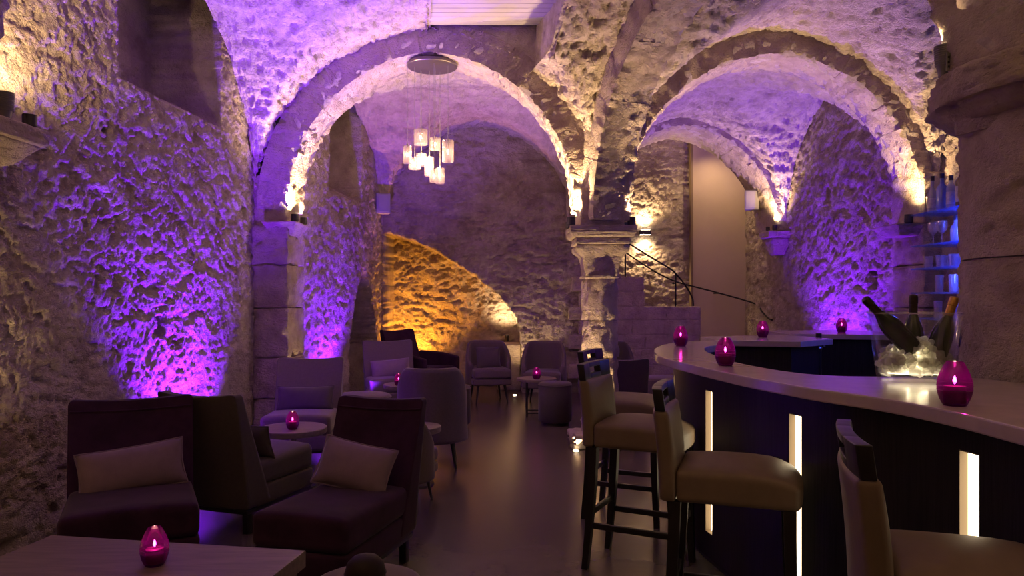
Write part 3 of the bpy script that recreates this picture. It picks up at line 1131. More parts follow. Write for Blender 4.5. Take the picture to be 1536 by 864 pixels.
vt = make_votive()
votive_spots = [
    (W(1432, 608, 2.36), BARH, 'magenta glass votive on the counter beside the ice bucket', 1.0),
    (W(1088, 548, 3.72), BARH, 'magenta glass votive halfway along the curved counter', 1.0),
    (W(1021, 517, 5.2), BARH, 'magenta glass votive at the rounded end of the curved counter', 1.0),
    ((2.16, 6.32, 0), BARH, 'magenta glass votive on the angled service counter', 1.0),
    ((3.20, 7.12, 0), BARH, 'magenta glass votive against the violet lit wall', 1.0),
    ((-1.36, 2.79, 0), 0.43, 'magenta glass votive on the rectangular low table', 1.0),
    ((-1.655, 5.53, 0), 0.45, 'magenta glass votive on the round table between grey chairs', 0.95),
    ((0.295, 8.78, 0), 0.462, 'magenta glass votive on the far round table by the pouf', 1.0),
    ((-1.275, 8.24, 0), 0.452, 'magenta glass votive half hidden behind the curved chair back', 0.95),
]
for i, (p, z, lab, sc_) in enumerate(votive_spots):
    o = vt if i == 0 else copy_tree(vt)
    o.location = (p[0], p[1], z + 0.0005)
    o.scale = (sc_,) * 3
    tag(o, lab, 'candle', 'magenta glass votives')
    lamp('POINT', (p[0], p[1], z + 0.085 * sc_), 0.07, (1.0, 0.5, 0.38), radius=0.012)


# ================================================================== ICE BUCKET
BX, BY = 1.685, 3.07
bk = thing('ice_bucket', (BX, BY, BARH + 0.001), label='large oval clear glass ice bucket holding three bottles', cat='ice bucket')
mb = MB()
SXB, SYB = 1.0, 0.62
mb.lathe([(0.150, 0.0), (0.155, 0.022), (0.190, 0.276), (0.194, 0.282), (0.186, 0.282), (0.183, 0.276), (0.147, 0.030), (0.0, 0.026)], n=56, sx=SXB, sy=SYB)
mb.build('bucket_glass', M['clear'], bk)
MB().add(*(lambda t: (np.array(t[0]) * (SXB, SYB, 1), t[1]))(tube([(0.190 * math.cos(q), 0.190 * math.sin(q), 0.281) for q in np.linspace(0, 2 * PI, 57)], 0.0035, 6, False))).build('rim', M['frost'], bk)
# crushed ice, one heap nobody could count
rnd = random.Random(11)
ice = MB()
for i in range(430):
    z = 0.034 + 0.135 * rnd.random() ** 0.8
    dome = 0.165 + 0.0 * z
    rmax = 0.128 + 0.032 * (z / 0.276)
    a, q = rmax * math.sqrt(rnd.random()), rnd.uniform(0, 2 * PI)
    if z > 0.10 + 0.085 * (1 - (a / rmax) ** 2):
        z = 0.06 + 0.04 * rnd.random()
    s_ = rnd.uniform(0.011, 0.021)
    v, f = rbox((s_ * 2, s_ * 1.7, s_ * 1.4), s_ * 0.45, 2)
    R_ = np.array(Matrix.Rotation(rnd.uniform(0, 6), 3, Vector((rnd.random() - .5, rnd.random() - .5, rnd.random() - .5 + 1e-3))))
    ice.add(v @ R_.T + np.array((a * math.cos(q) * SXB, a * math.sin(q) * SYB, z)), f)
io = ice.build('crushed_ice', M['icemat'])
io.location = (BX, BY, BARH + 0.001)
tag(io, 'heap of glowing crushed ice inside the glass bucket', 'ice', kind='stuff')
MB().lathe([(0.0, 0.0275), (0.11, 0.0275), (0.11, 0.032), (0.0, 0.032)], n=40, sx=SXB, sy=SYB).build('led_base', emitter('lit bucket base', (1.0, 0.80, 0.50), 1.3), bk)
lamp('POINT', (BX, BY - 0.03, BARH + 0.085), 12.0, (1.0, 0.80, 0.52), radius=0.05)


def bottle_prof(rb, hb, hs, rn, hn):
    return [(0.0, 0.012), (rb * 0.7, 0.0), (rb * 0.94, 0.004), (rb, 0.02), (rb, hb), (rb * 0.94, hb + hs * 0.25), (rb * 0.72, hb + hs * 0.55), (rn * 1.25, hb + hs * 0.88), (rn, hb + hs), (rn, hb + hs + hn)]


def champagne(label, base, lean, foil):
    r = thing('champagne_bottle', base, label=label, cat='bottle', group='bottles in the ice bucket')
    r.rotation_euler = lean
    MB().lathe(bottle_prof(0.042, 0.13, 0.09, 0.0155, 0.04), n=26).build('bottle_body', M['green'], r)
    MB().lathe([(0.0165, 0.20), (0.0175, 0.215), (0.0168, 0.26), (0.0185, 0.262), (0.0185, 0.285), (0.0165, 0.295), (0.010, 0.300), (0.0, 0.301)], n=22).build('foil', foil, r)
    return r


champagne('dark green champagne bottle leaning far out of the ice bucket, black foil', (1.668, BY - 0.028, 1.227), (0.0, -0.76, 0), M['foil_d'])
champagne('dark green champagne bottle standing upright at the back of the ice bucket', (1.705, BY + 0.055, BARH + 0.060), (0.0, 0.02, 0), M['foil_d'])
champagne('green champagne bottle with gold foil neck in the ice bucket', (1.742, BY - 0.030, 1.165), (0.0, 0.32, 0), M['foil_g'])


# ================================================================== BACK-BAR SHELVES
SHX0, SHX1, SHY0, SHY1 = 3.27, 3.58, 5.00, 6.02
sh = thing('bottle_shelves', (0, 0, 0), label='blue lit glass shelf unit behind the stone pillar', cat='shelf')
shelf_z = [2.12, 1.865, 1.68, 1.485, 1.28]
for z in shelf_z:
    v, f = rbox((SHX1 - SHX0, SHY1 - SHY0, 0.012), 0.003, 2)
    s_ = pyobj('glass_shelf', v + np.array(((SHX0 + SHX1) / 2, (SHY0 + SHY1) / 2, z - 0.006)), f, M['shelf'], sh)
    MB().box(((SHX1 - 0.012), (SHY0 + 5.62) / 2, z - 0.035), (0.012, 5.62 - SHY0 - 0.04, 0.012)).build('led_strip', M['led'], s_)
MB().box((SHX1 + 0.02, (SHY0 + 5.62) / 2, 1.68), (0.025, 5.62 - SHY0, 1.28)).build('back_panel', M['backpanel'], sh)
MB().box((SHX1 + 0.02, 5.90, 1.68), (0.02, 0.05, 1.28)).build('upright', M['steel'], sh)
MB().box((SHX1 + 0.02, 5.66, 0.52), (0.03, 0.05, 1.04)).build('upright', M['steel'], sh)
MB().box((SHX1 + 0.02, 5.06, 0.52), (0.03, 0.05, 1.04)).build('upright', M['steel'], sh)
lamp('POINT', (3.42, 5.45, 1.98), 6, BLUE, radius=0.05)
lamp('POINT', (3.40, 5.45, 1.59), 5, BLUE, radius=0.05)
lamp('POINT', (3.48, 5.25, 2.30), 5, BLUE, radius=0.05)


def spirit(label, x, y, z, m, rb=0.036, hb=0.17, hs=0.05, rn=0.013, hn=0.055, lab=True, capm='cap'):
    r = thing('spirit_bottle', (x, y, z + 0.001), label=label, cat='bottle', group='bottles on the top glass shelf')
    MB().lathe(bottle_prof(rb, hb, hs, rn, hn), n=20).build('bottle_body', m, r)
    h = hb + hs + hn
    MB().lathe([(0.0, h - 0.03), (rn + 0.003, h - 0.03), (rn + 0.003, h + 0.008), (0.0, h + 0.009)], n=16).build('cap', M[capm], r)
    if lab:
        n = 16
        vs, fs = [], []
        for zz_ in (0.045, hb * 0.82):
            for k in range(n):
                q = PI * 0.65 + PI * 1.25 * k / (n - 1)
                vs.append(((rb + 0.0008) * math.cos(q), (rb + 0.0008) * math.sin(q), zz_))
        fs = [(k, k + 1, n + k + 1, n + k) for k in range(n - 1)]
        pyobj('paper_label', vs, fs, M['label_w'], r)
    return r


spirit('clear tall necked spirit bottle at the open end of the top shelf', 3.40, 5.93, 2.12, M['b_clear'], 0.036, 0.15, 0.06, 0.012, 0.085, True)
spirit('clear spirit bottle with blue print beside the tall necked bottle', 3.40, 5.80, 2.12, M['b_blue'], 0.040, 0.18, 0.045, 0.014, 0.07, False)
spirit('clear spirit bottle with short black cap on the top shelf', 3.40, 5.68, 2.12, M['b_clear'], 0.033, 0.17, 0.04, 0.014, 0.05, True)
spirit('dark amber bottle with gilt label on the top shelf', 3.40, 5.545, 2.12, M['b_amber'], 0.042, 0.20, 0.05, 0.016, 0.07, True)
spirit('clear square shouldered bottle behind the amber one on the top shelf', 3.48, 5.45, 2.12, M['b_clear'], 0.036, 0.19, 0.025, 0.015, 0.06, False)
spirit('blue glass bottle with dark stopper next to the pillar', 3.40, 5.38, 2.12, M['b_blue'], 0.044, 0.18, 0.03, 0.020, 0.05, False)
spirit('wide blue glass bottle nearest the back panel of the top shelf', 3.46, 5.22, 2.12, M['b_blue'], 0.046, 0.19, 0.03, 0.016, 0.06, False)


def glass_tree(kind):
    r = thing(kind, (0, 0, 0))
    if kind == 'stem_glass':
        MB().lathe([(0.0, 0.0), (0.034, 0.0), (0.034, 0.003), (0.006, 0.008), (0.0045, 0.075), (0.010, 0.085), (0.034, 0.11), (0.041, 0.14), (0.037, 0.185), (0.0355, 0.185), (0.039, 0.14), (0.032, 0.113), (0.0, 0.092)], n=20).build('stem_bowl', M['frost'], r)
    elif kind == 'decanter':
        MB().lathe(bottle_prof(0.036, 0.10, 0.05, 0.013, 0.03), n=20).build('decanter_body', M['b_clear'], r)
        MB().lathe([(0.0, 0.17), (0.015, 0.172), (0.021, 0.19), (0.015, 0.208), (0.0, 0.21)], n=14).build('stopper', M['cap'], r)
    else:
        hh = 0.095 if kind == 'tumbler' else 0.135
        rr = 0.036 if kind == 'tumbler' else 0.032
        MB().lathe([(0.0, 0.0), (rr * 0.85, 0.0), (rr, hh), (rr - 0.003, hh), (rr * 0.85 - 0.003, 0.012), (0.0, 0.012)], n=20).build('cup', M['frost'], r)
    return r


protos = {k: None for k in ('stem_glass', 'decanter', 'tumbler', 'highball_glass')}


def put_glass(kind, x, y, z, label, group):
    if protos[kind] is None:
        o = glass_tree(kind)
        protos[kind] = o
    else:
        o = copy_tree(protos[kind])
    o.location = (x, y, z + 0.001)
    tag(o, label, 'decanter' if kind == 'decanter' else 'glass', group)


for i, y in enumerate((5.92, 5.80)):
    put_glass('stem_glass', 3.40, y, shelf_z[1], ('stemmed glass at the open end of the second glass shelf', 'stemmed glass between the end glass and the decanter row')[i], 'stemmed glasses on the second shelf')
for i, y in enumerate((5.62, 5.53, 5.44, 5.35, 5.26, 5.17)):
    put_glass('decanter', 3.40 + 0.05 * (i % 2), y, shelf_z[1], 'clear stoppered decanter in the row on the second glass shelf', 'decanters on the second shelf')
for i in range(9):
    put_glass('tumbler', 3.36 + 0.09 * (i % 2), 5.92 - 0.085 * i, shelf_z[2], 'clear tumbler in the row on the third glass shelf', 'tumblers on the third shelf')
for i in range(7):
    put_glass('highball_glass', 3.38 + 0.07 * (i % 2), 5.80 - 0.09 * i, shelf_z[3], 'clear highball glass on the fourth glass shelf', 'highball glasses on the fourth shelf')
for i in range(6):
    put_glass('highball_glass', 3.38 + 0.07 * (i % 2), 5.82 - 0.10 * i, shelf_z[4], 'clear highball glass on the lowest glass shelf', 'highball glasses on the lowest shelf')


# ================================================================== SEATING
def rb_obj(name, size, r, c, m, parent, n=6, fn=None):
    v, f = rbox(size, r, n)
    v = v + np.array(c)
    if fn is not None:
        v = fn(v)
    return pyobj(name, v, f, m, parent)


def slipper_chair(label, c, f, m, group, wd=0.58, depth=0.36, top=0.86, scale=1.0, piping=False, arms=False):
    r = thing('slipper_chair' if not arms else 'armchair', (c[0], c[1], 0), yaw(f), label, 'chair', group, scale=scale)
    lean = 0.16

    def seat_fn(v):
        v = v.copy()
        t = (v[:, 1] + 0.2) / (depth + 0.2)
        v[:, 2] += 0.012 * (1 - (v[:, 0] / (wd / 2)) ** 2) * (v[:, 2] > 0.36)
        v[:, 2] += 0.02 * np.clip(t, 0, 1) * (v[:, 2] > 0.36)
        return v
    y0 = -0.24
    rb_obj('seat_base', (wd, depth - y0, 0.125), 0.018, (0, (depth + y0) / 2, 0.215), m, r, 5)
    rb_obj('seat_cushion', (wd, depth - y0, 0.145), 0.035, (0, (depth + y0) / 2, 0.350), m, r, 9, seat_fn)

    def back_fn(v):
        v = v.copy()
        t = np.clip((v[:, 2] - 0.15) / (top - 0.15), 0, 1)
        s = v[:, 0] / (wd / 2)
        yy = v[:, 1]                                  # -.5 .. .5
        thick = 0.17 * (1 - t) ** 1.3 + 0.065
        v[:, 1] = -0.34 - lean * t ** 1.25 + (yy + 0.5) * thick + 0.035 * s ** 2 * t
        v[:, 0] *= 1 + 0.05 * t
        v[:, 2] += t * 0.022 * (s ** 2) - 0.012 * t
        return v
    v, fcs = rbox((wd, 1.0, top - 0.155), 0.03, 9)
    # keep the rounding small in the stretched direction
    v[:, 2] += 0.155 + (top - 0.155) / 2
    bo = pyobj('backrest', back_fn(v), fcs, m, r)
    if piping:
        pts = []
        zt = top - 0.055
        for s in np.linspace(-0.97, 0.97, 13):
            t = (zt - 0.15) / (top - 0.15)
            thick = 0.17 * (1 - t) ** 1.3 + 0.065
            pts.append((s * wd / 2 * (1 + 0.05 * t), -0.34 - lean * t ** 1.25 + thick + 0.035 * s ** 2 * t + 0.002, zt + 0.016 * s * s - 0.010))
        MB().tube(pts, 0.006, 8).build('piping', m, bo)
    if arms:
        for sx in (-1, 1):
            rb_obj('armrest', (0.075, depth + 0.30, 0.46), 0.03, (sx * (wd / 2 + 0.038), (depth - 0.30) / 2, 0.385), m, r, 6,
                   lambda v: np.stack([v[:, 0], v[:, 1], v[:, 2] - 0.05 * np.clip((v[:, 1] + 0.1) / 0.5, 0, 1) ** 2 * (v[:, 2] > 0.4)], 1))
    MB().box((0, (depth + y0 - 0.1) / 2, 0.140), (wd - 0.03, depth - y0 + 0.08, 0.026)).build('plinth', M['dkwood'], r)
    for sx in (-1, 1):
        for yy in (-0.28, depth - 0.05):
            mb = MB()
            v, fcs = rbox((0.042, 0.042, 0.128), 0.004, 2)
            mb.add(v + np.array((sx * (wd / 2 - 0.05), yy, 0.064)), fcs)
            mb.build('leg', M['dkwood'], r)
    return r


def tub_chair(label, c, f, m, group, scale=1.0, top=0.83):
    r = thing('tub_chair', (c[0], c[1], 0), yaw(f), label, 'chair', group, scale=scale)
    # wrap-around shell
    nphi, nz_, th = 25, 12, 0.055
    PH = math.radians(118)

    def shell(phi, t, off):
        a = abs(phi) / PH
        zt = top - (top - 0.50) * sstep(0.42, 1.0, np.array(a)) ** 1.0
        zt = float(zt)
        zb = 0.23
        z = zb + (zt - zb) * t
        flare = 1.0 - 0.10 * (z - 0.23)
        rx, ry = (0.31 - off) * flare, (0.30 - off) * flare
        lean_ = -0.10 * max(0, (z - 0.40)) * max(0, math.cos(phi))
        return (rx * math.sin(phi), -ry * math.cos(phi) + lean_, z)
    vs, fs = [], []
    phis = np.linspace(-PH, PH, nphi)
    prof = [(0, 0.0)] + [(0.0, t) for t in np.linspace(0.04, 0.94, nz_)] + [(0.012, 0.985), (th * 0.5, 1.0), (th - 0.012, 0.985)] + [(th, t) for t in np.linspace(0.94, 0.04, nz_)] + [(th, 0.0)]
    npf = len(prof)
    for p in phis:
        for (o_, t) in prof:
            vs.append(shell(p, t, o_))
    for i in range(nphi - 1):
        for k in range(npf):
            fs.append((i * npf + k, (i + 1) * npf + k, (i + 1) * npf + (k + 1) % npf, i * npf + (k + 1) % npf))
    fs.append(tuple(range(npf)))
    fs.append(tuple((nphi - 1) * npf + k for k in range(npf - 1, -1, -1)))
    pyobj('backrest', vs, fs, m, r)

    def seat_fn(v):
        v = v.copy()
        # round the rear of the seat to fit the shell
        back = np.clip(-v[:, 1] / 0.25, 0, 1)
        v[:, 0] *= 1 - 0.38 * back ** 2.2
        v[:, 2] += 0.015 * (1 - (v[:, 0] / 0.25) ** 2) * (v[:, 2] > 0.38)
        return v
    rb_obj('seat_cushion', (0.49, 0.56, 0.12), 0.035, (0, 0.04, 0.375), m, r, 8, seat_fn)
    rb_obj('seat_base', (0.50, 0.54, 0.085), 0.02, (0, 0.03, 0.272), m, r, 6, lambda v: seat_fn(v))
    for sx in (-1, 1):
        for yy in (-0.17, 0.22):
            MB().tube([(sx * 0.17, yy, 0.235), (sx * 0.205, yy * 1.15, 0.0)], [0.019, 0.010], 10).build('leg', M['dkwood'], r)
    return r


def cushion(label, loc, rot, size, m, group, piping=True):
    """pillow: local x = width, z = height, y = thickness"""
    wd, ht, th = size
    n, k = 19, 13
    vs, fs = [], []
    us, ws = np.linspace(-1, 1, n), np.linspace(-1, 1, k)

    def base(u, v_):
        px = u * wd / 2 * (1 - 0.06 * (1 - v_ * v_))
        pz = v_ * ht / 2 * (1 - 0.07 * (1 - u * u))
        return px, pz
    for side in (1, -1):
        for u in us:
            for v_ in ws:
                t = ((1 - abs(u) ** 2.6) * (1 - abs(v_) ** 2.4)) ** 0.55 if abs(u) < 1 and abs(v_) < 1 else 0.0
                px, pz = base(u, v_)
                cr = 0.004 * math.sin(9 * u + 5 * v_) * (abs(u) ** 3)
                vs.append((px, side * (th / 2 * t + 0.003) + cr, pz))
    off = n * k
    for i in range(n - 1):
        for j in range(k - 1):
            q = (i * k + j, (i + 1) * k + j, (i + 1) * k + j + 1, i * k + j + 1)
            fs.append(q[::-1])
            fs.append(tuple(off + x for x in q))
    bd = [(i, 0) for i in range(n)] + [(n - 1, j) for j in range(1, k)] + [(i, k - 1) for i in range(n - 2, -1, -1)] + [(0, j) for j in range(k - 2, 0, -1)]
    for a in range(len(bd)):
        p, q = bd[a], bd[(a + 1) % len(bd)]
        i0, i1 = p[0] * k + p[1], q[0] * k + q[1]
        fs.append((i0, i1, off + i1, off + i0))
    r = thing('scatter_cushion', loc, 0, label, 'cushion', group)
    r.rotation_euler = rot
    pyobj('cushion_cover', vs, fs, m, r)
    if piping:
        pts = []
        for (i, j) in bd + [bd[0]]:
            px, pz = base(us[i], ws[j])
            pts.append((px * 1.005, 0, pz * 1.005))
        MB().tube(pts, 0.0055, 7, False).build('piping', m, r)
    return r


GV, GS, GT = 'plum velvet lounge chairs', 'taupe slipper chairs', 'curved back tub chairs'


def on_chair(c, f, x, y, z):
    """local chair coordinates to world"""
    n = math.hypot(*f)
    fx, fy = f[0] / n, f[1] / n
    return (c[0] + fy * x + fx * y, c[1] - fx * x + fy * y, z)


# velvet chair by the left wall
c, f = (-1.97, 3.80), (0.45, -0.89)
slipper_chair('plum velvet lounge chair against the rubble wall behind the rectangular table', c, f, M['velvet'], GV, 0.60, 0.40, 0.87, piping=True)
cushion('long mauve lumbar cushion on the velvet chair by the rubble wall', on_chair(c, f, 0.0, -0.155, 0.525), (math.radians(-16), math.radians(-6), yaw(f) + PI), (0.52, 0.245, 0.11), M['pillow'], 'mauve cushions')
# velvet chaise in the middle foreground
c, f = (-0.86, 3.80), (-0.27, -0.963)
slipper_chair('plum velvet lounge chair beside the round pouf, seat towards the low table', c, f, M['velvet'], GV, 0.50, 0.46, 0.87, piping=True)
cushion('mauve cushion tilted on the velvet chair beside the round pouf', on_chair(c, f, 0.02, -0.13, 0.54), (math.radians(-24), math.radians(9), yaw(f) + PI), (0.43, 0.26, 0.12), M['pillow'], 'mauve cushions')
# grey chair seen from behind
c, f = (-1.745, 4.83), (0.33, 0.94)
slipper_chair('taupe slipper chair with its back turned, beside the rubble wall velvet chair', c, f, M['fabric_d'], GS, 0.56, 0.34, 0.865)
cushion('taupe cushion on the chair with its back turned', on_chair(c, f, 0.08, -0.115, 0.53), (math.radians(-18), 0, yaw(f) + PI), (0.40, 0.22, 0.10), M['pillow_d'], 'taupe cushions')
# grey chair behind the round table
c, f = (-1.86, 6.52), (0.10, -0.995)
slipper_chair('taupe slipper chair behind the round table with a dark cushion', c, f, M['fabric'], GS, 0.58, 0.36, 0.87)
cushion('dark taupe lumbar cushion on the chair behind the round table', on_chair(c, f, 0.0, -0.13, 0.53), (math.radians(-16), 0, yaw(f) + PI), (0.50, 0.22, 0.10), M['pillow_d'], 'taupe cushions')
# pale chair further back by the alcove
c, f = (-1.52, 9.30), (0.30, -0.954)
slipper_chair('taupe slipper chair in front of the pointed alcove with pale cushion', c, f, M['fabric'], GS, 0.62, 0.38, 0.87)
cushion('pale mauve cushion on the chair in front of the pointed alcove', on_chair(c, f, 0.0, -0.12, 0.53), (math.radians(-20), math.radians(-4), yaw(f) + PI), (0.50, 0.24, 0.11), M['pillow'], 'mauve cushions')
# dark velvet chair in front of the orange recess
slipper_chair('dark plum velvet armchair in front of the orange lit recess', (-1.30, 10.36), (0.80, -0.60), M['velvet'], GV, 0.54, 0.40, 0.90, scale=1.08, arms=True)
# tub chairs
tub_chair('grey tub chair seen from behind in the aisle', (-0.69, 6.32), (-0.08, 0.99), M['fabric'], GT, 1.0, 0.86)
tub_chair('low tub chair half hidden behind the velvet chair beside the pouf', (-0.80, 5.08), (0.25, 0.97), M['fabric'], GT, 0.86, 0.80)
tub_chair('grey tub chair with square cushion in front of the orange recess', (-0.33, 10.25), (0.22, -0.97), M['fabric'], GT, 1.06, 0.78)
cushion('square grey cushion on the tub chair before the recess', (-0.325, 10.14, 0.60), (math.radians(-14), 0, yaw((0.22, -0.97)) + PI), (0.34, 0.32, 0.11), M['pillow_d'], 'taupe cushions')
tub_chair('grey tub chair behind the far round table', (0.43, 9.95), (-0.15, -0.99), M['fabric'], GT, 1.02, 0.82)
tub_chair('dark tub chair near the stair parapet', (1.38, 10.1), (0.0, -1.0), M['fabric_d'], GT, 1.0, 0.82)
slipper_chair('taupe slipper chair seen from behind beside the central column', (1.20, 8.10), (0.1, 0.99), M['fabric'], GS, 0.52, 0.34, 0.80)


def pouf(name, label, c, r_, h, m, base=True, group='upholstered poufs'):
    o = thing(name, (c[0], c[1], 0), 0, label, 'pouf', group)
    z0 = 0.035
    MB().lathe([(0.0, z0), (r_ - 0.02, z0), (r_, z0 + 0.02), (r_, h - 0.03), (r_ - 0.008, h - 0.010), (r_ - 0.03, h), (r_ * 0.5, h + 0.006), (0.0, h + 0.008)], n=44).build('pouf_body', m, o, sharp=False)
    MB().tube([((r_ + 0.001) * math.cos(q), (r_ + 0.001) * math.sin(q), h - 0.028) for q in np.linspace(0, 2 * PI, 45)], 0.005, 6, False).build('piping', m, o)
    MB().lathe([(0.0, 0.0), (r_ - 0.035, 0.0), (r_ - 0.035, z0 + 0.004), (0.0, z0 + 0.004)], n=36).build('plinth', M['dkwood'], o)
    return o


pouf('round_pouf', 'mauve round pouf with a dark leather bolster, beside the velvet chair', (-0.515, 2.60), 0.20, 0.445, M['fabric'])
bo_ = thing('leather_bolster', (-0.500, 2.50, 0.4545), 0, 'small dark brown leather bolster standing on the round pouf', 'bolster')
MB().lathe([(0.0, 0.0), (0.060, 0.0), (0.068, 0.02), (0.069, 0.06), (0.062, 0.088), (0.042, 0.108), (0.018, 0.117), (0.0, 0.119)], n=30).build('bolster_body', M['brown'], bo_, sharp=False)
MB().tube([(0.069 * math.cos(q), 0.069 * math.sin(q), 0.055) for q in np.linspace(0, 2 * PI, 31)], 0.003, 6, False).build('seam', M['brown'], bo_)
pouf('round_pouf', 'dark cylindrical pouf in front of the far round table', (0.49, 8.33), 0.19, 0.48, M['fabric_d'])
pouf('round_pouf', 'dark cylindrical pouf half hidden behind the aisle tub chair', (-0.65, 8.15), 0.19, 0.46, M['fabric_d'])
pouf('round_pouf', 'wide taupe ottoman behind the round table chair', (-1.58, 7.75), 0.30, 0.42, M['fabric'])
pouf('round_pouf', 'taupe ottoman near the stair parapet', (1.98, 9.4), 0.30, 0.42, M['fabric'])


# ================================================================== TABLES
tb = thing('low_table', (0, 0, 0), 0, 'rectangular dark oak low table with a single votive', 'table')
q4 = [(-1.97, 3.14), (-0.83, 2.95), (-0.95, 2.22), (-2.09, 2.41)]
slab('table_top', q4[::-1], 0.362, 0.43, M['tabletop'], tb, 0.004)
cx = sum(p[0] for p in q4) / 4
cy = sum(p[1] for p in q4) / 4
for p in q4:
    x, y = cx + (p[0] - cx) * 0.90, cy + (p[1] - cy) * 0.86
    MB().box((x, y, 0.181), (0.06, 0.06, 0.362)).build('leg', M['dkwood'], tb)


def round_table(label, c, r_, h):
    o = thing('round_table', (c[0], c[1], 0), 0, label, 'table', 'small round tables')
    MB().lathe([(0.0, h - 0.045), (r_ - 0.006, h - 0.045), (r_, h - 0.040), (r_, h - 0.005), (r_ - 0.005, h), (0.0, h)], n=56).build('table_top', M['tabletop'], o)
    MB().tube([(0, 0, 0.015), (0, 0, h - 0.044)], 0.026, 18).build('pole', M['steel'], o)
    MB().lathe([(0.0, 0.0), (r_ * 0.72, 0.0), (r_ * 0.72, 0.010), (0.05, 0.018), (0.0, 0.018)], n=40).build('base_plate', M['metal'], o)
    return o


round_table('round dark oak table with votive between the taupe chairs', (-1.68, 5.62), 0.255, 0.45)
round_table('small round table between the aisle tub chairs', (-0.74, 5.68), 0.19, 0.45)
round_table('round table with votive in front of the pointed alcove chair', (-1.22, 8.40), 0.25, 0.452)
# far table on four thin legs
ft = thing('round_table', (0.30, 8.92, 0), 0, 'far round table on thin iron legs with votive', 'table', 'small round tables')
MB().lathe([(0.0, 0.430), (0.235, 0.430), (0.24, 0.435), (0.24, 0.457), (0.235, 0.462), (0.0, 0.462)], n=56).build('table_top', M['tabletop'], ft)
for k in range(4):
    q = PI / 4 + k * PI / 2
    MB().box((0.17 * math.cos(q), 0.17 * math.sin(q), 0.215), (0.024, 0.024, 0.43)).build('leg', M['iron'], ft)
for k in range(4):
    q = k * PI / 2
    a, b = 0.17 * math.cos(q - PI / 4), 0.17 * math.sin(q - PI / 4)
    a2, b2 = 0.17 * math.cos(q + PI / 4), 0.17 * math.sin(q + PI / 4)
    MB().tube([(a, b, 0.05), (a2, b2, 0.05)], 0.008, 8).build('stretcher', M['iron'], ft)


# ================================================================== BAR STOOLS
def bar_stool(label, c, f):
    r = thing('bar_stool', (c[0], c[1], 0), yaw(f), label, 'stool', 'taupe leather bar stools')
    wd = 0.40

    def seat_fn(v):
        v = v.copy()
        u = v[:, 0] / (wd / 2)
        t = (v[:, 1] - 0.02) / 0.22
        top = sstep(0.67, 0.775, v[:, 2])
        v[:, 2] += top * (0.035 * (1 - u ** 2) * (1 - np.clip(t, -1, 1) ** 4) - 0.03 * np.clip(t, 0, 1) ** 3)
        v[:, 1] += 0.02 * (1 - u ** 2) * (t > 0.5)
        return v
    rb_obj('seat', (wd, 0.45, 0.125), 0.022, (0, 0.025, 0.715), M['leather'], r, 10, seat_fn)

    def back_fn(v):
        v = v.copy()
        t = np.clip((v[:, 2] - 0.65) / 0.35, 0, 1.3)
        u = v[:, 0] / (wd / 2)
        bulge = 0.028 * np.sin(np.clip(t, 0, 1) * PI) * (1 - u ** 2) * (v[:, 1] > -0.23)
        v[:, 1] += -0.028 * t ** 1.6 + bulge - 0.018 * (1 - u ** 2)
        return v
    rb_obj('backrest', (wd, 0.062, 0.355), 0.018, (0, -0.228, 0.829), M['leather'], r, 10, back_fn)
    # top rail of black wood with a hand slot: lower bar, upper bar, two ends
    def rail_piece(mb, size, cc):
        v, fc = rbox(size, 0.004, 4)
        mb.add(back_fn(v + np.array(cc)), fc)
    mb = MB()
    rail_piece(mb, (0.12, 0.040, 0.086), (-0.14, -0.230, 1.046))
    rail_piece(mb, (0.12, 0.040, 0.086), (0.14, -0.230, 1.046))
    rail_piece(mb, (0.17, 0.040, 0.026), (0, -0.230, 1.016))
    rail_piece(mb, (0.17, 0.040, 0.026), (0, -0.230, 1.076))
    mb.build('top_rail', M['dkwood'], r)
    for sx in (-1, 1):
        for (yy, out) in ((-0.205, -0.045), (0.215, 0.02)):
            x0 = sx * (wd / 2 - 0.028)
            xs = sx * (wd / 2 - 0.018)
            mb = MB()
            v, fc = gridbox(np.array([-1, 1.0]), np.array([-1, 1.0]), np.linspace(0, 1, 8))
            t = v[:, 2]
            hw = 0.016 + 0.007 * t
            px = xs + (x0 - xs) * t + v[:, 0] * hw
            py = yy + out * (1 - t) ** 1.6 + v[:, 1] * hw
            mb.add(np.stack([px, py, 0.655 * t], 1), fc)
            mb.build('leg', M['dkwood'], r, smooth=False)
    for sx in (-1, 1):
        MB().box((sx * (wd / 2 - 0.022), 0.005, 0.235), (0.020, 0.42, 0.032)).build('stretcher', M['dkwood'], r)
    MB().box((0, -0.222, 0.30), (wd - 0.075, 0.020, 0.032)).build('stretcher', M['dkwood'], r)
    MB().box((0, 0.222, 0.27), (wd - 0.075, 0.022, 0.034)).build('foot_rest', M['dkwood'], r)
    return r


bar_stool('taupe leather bar stool beyond the first lit slot, partly behind its neighbour', (0.775, 4.87), (0.90, -0.43))
bar_stool('taupe leather bar stool, legs clear on the open floor', (0.695, 3.96), (0.89, -0.45))
bar_stool('taupe leather bar stool drawn up between the two lit slots', (0.885, 2.96), (0.95, -0.32))
bar_stool('taupe leather bar stool drawn up by the wide lit slot beneath the ice bucket', (1.175, 1.89), (0.95, -0.31))


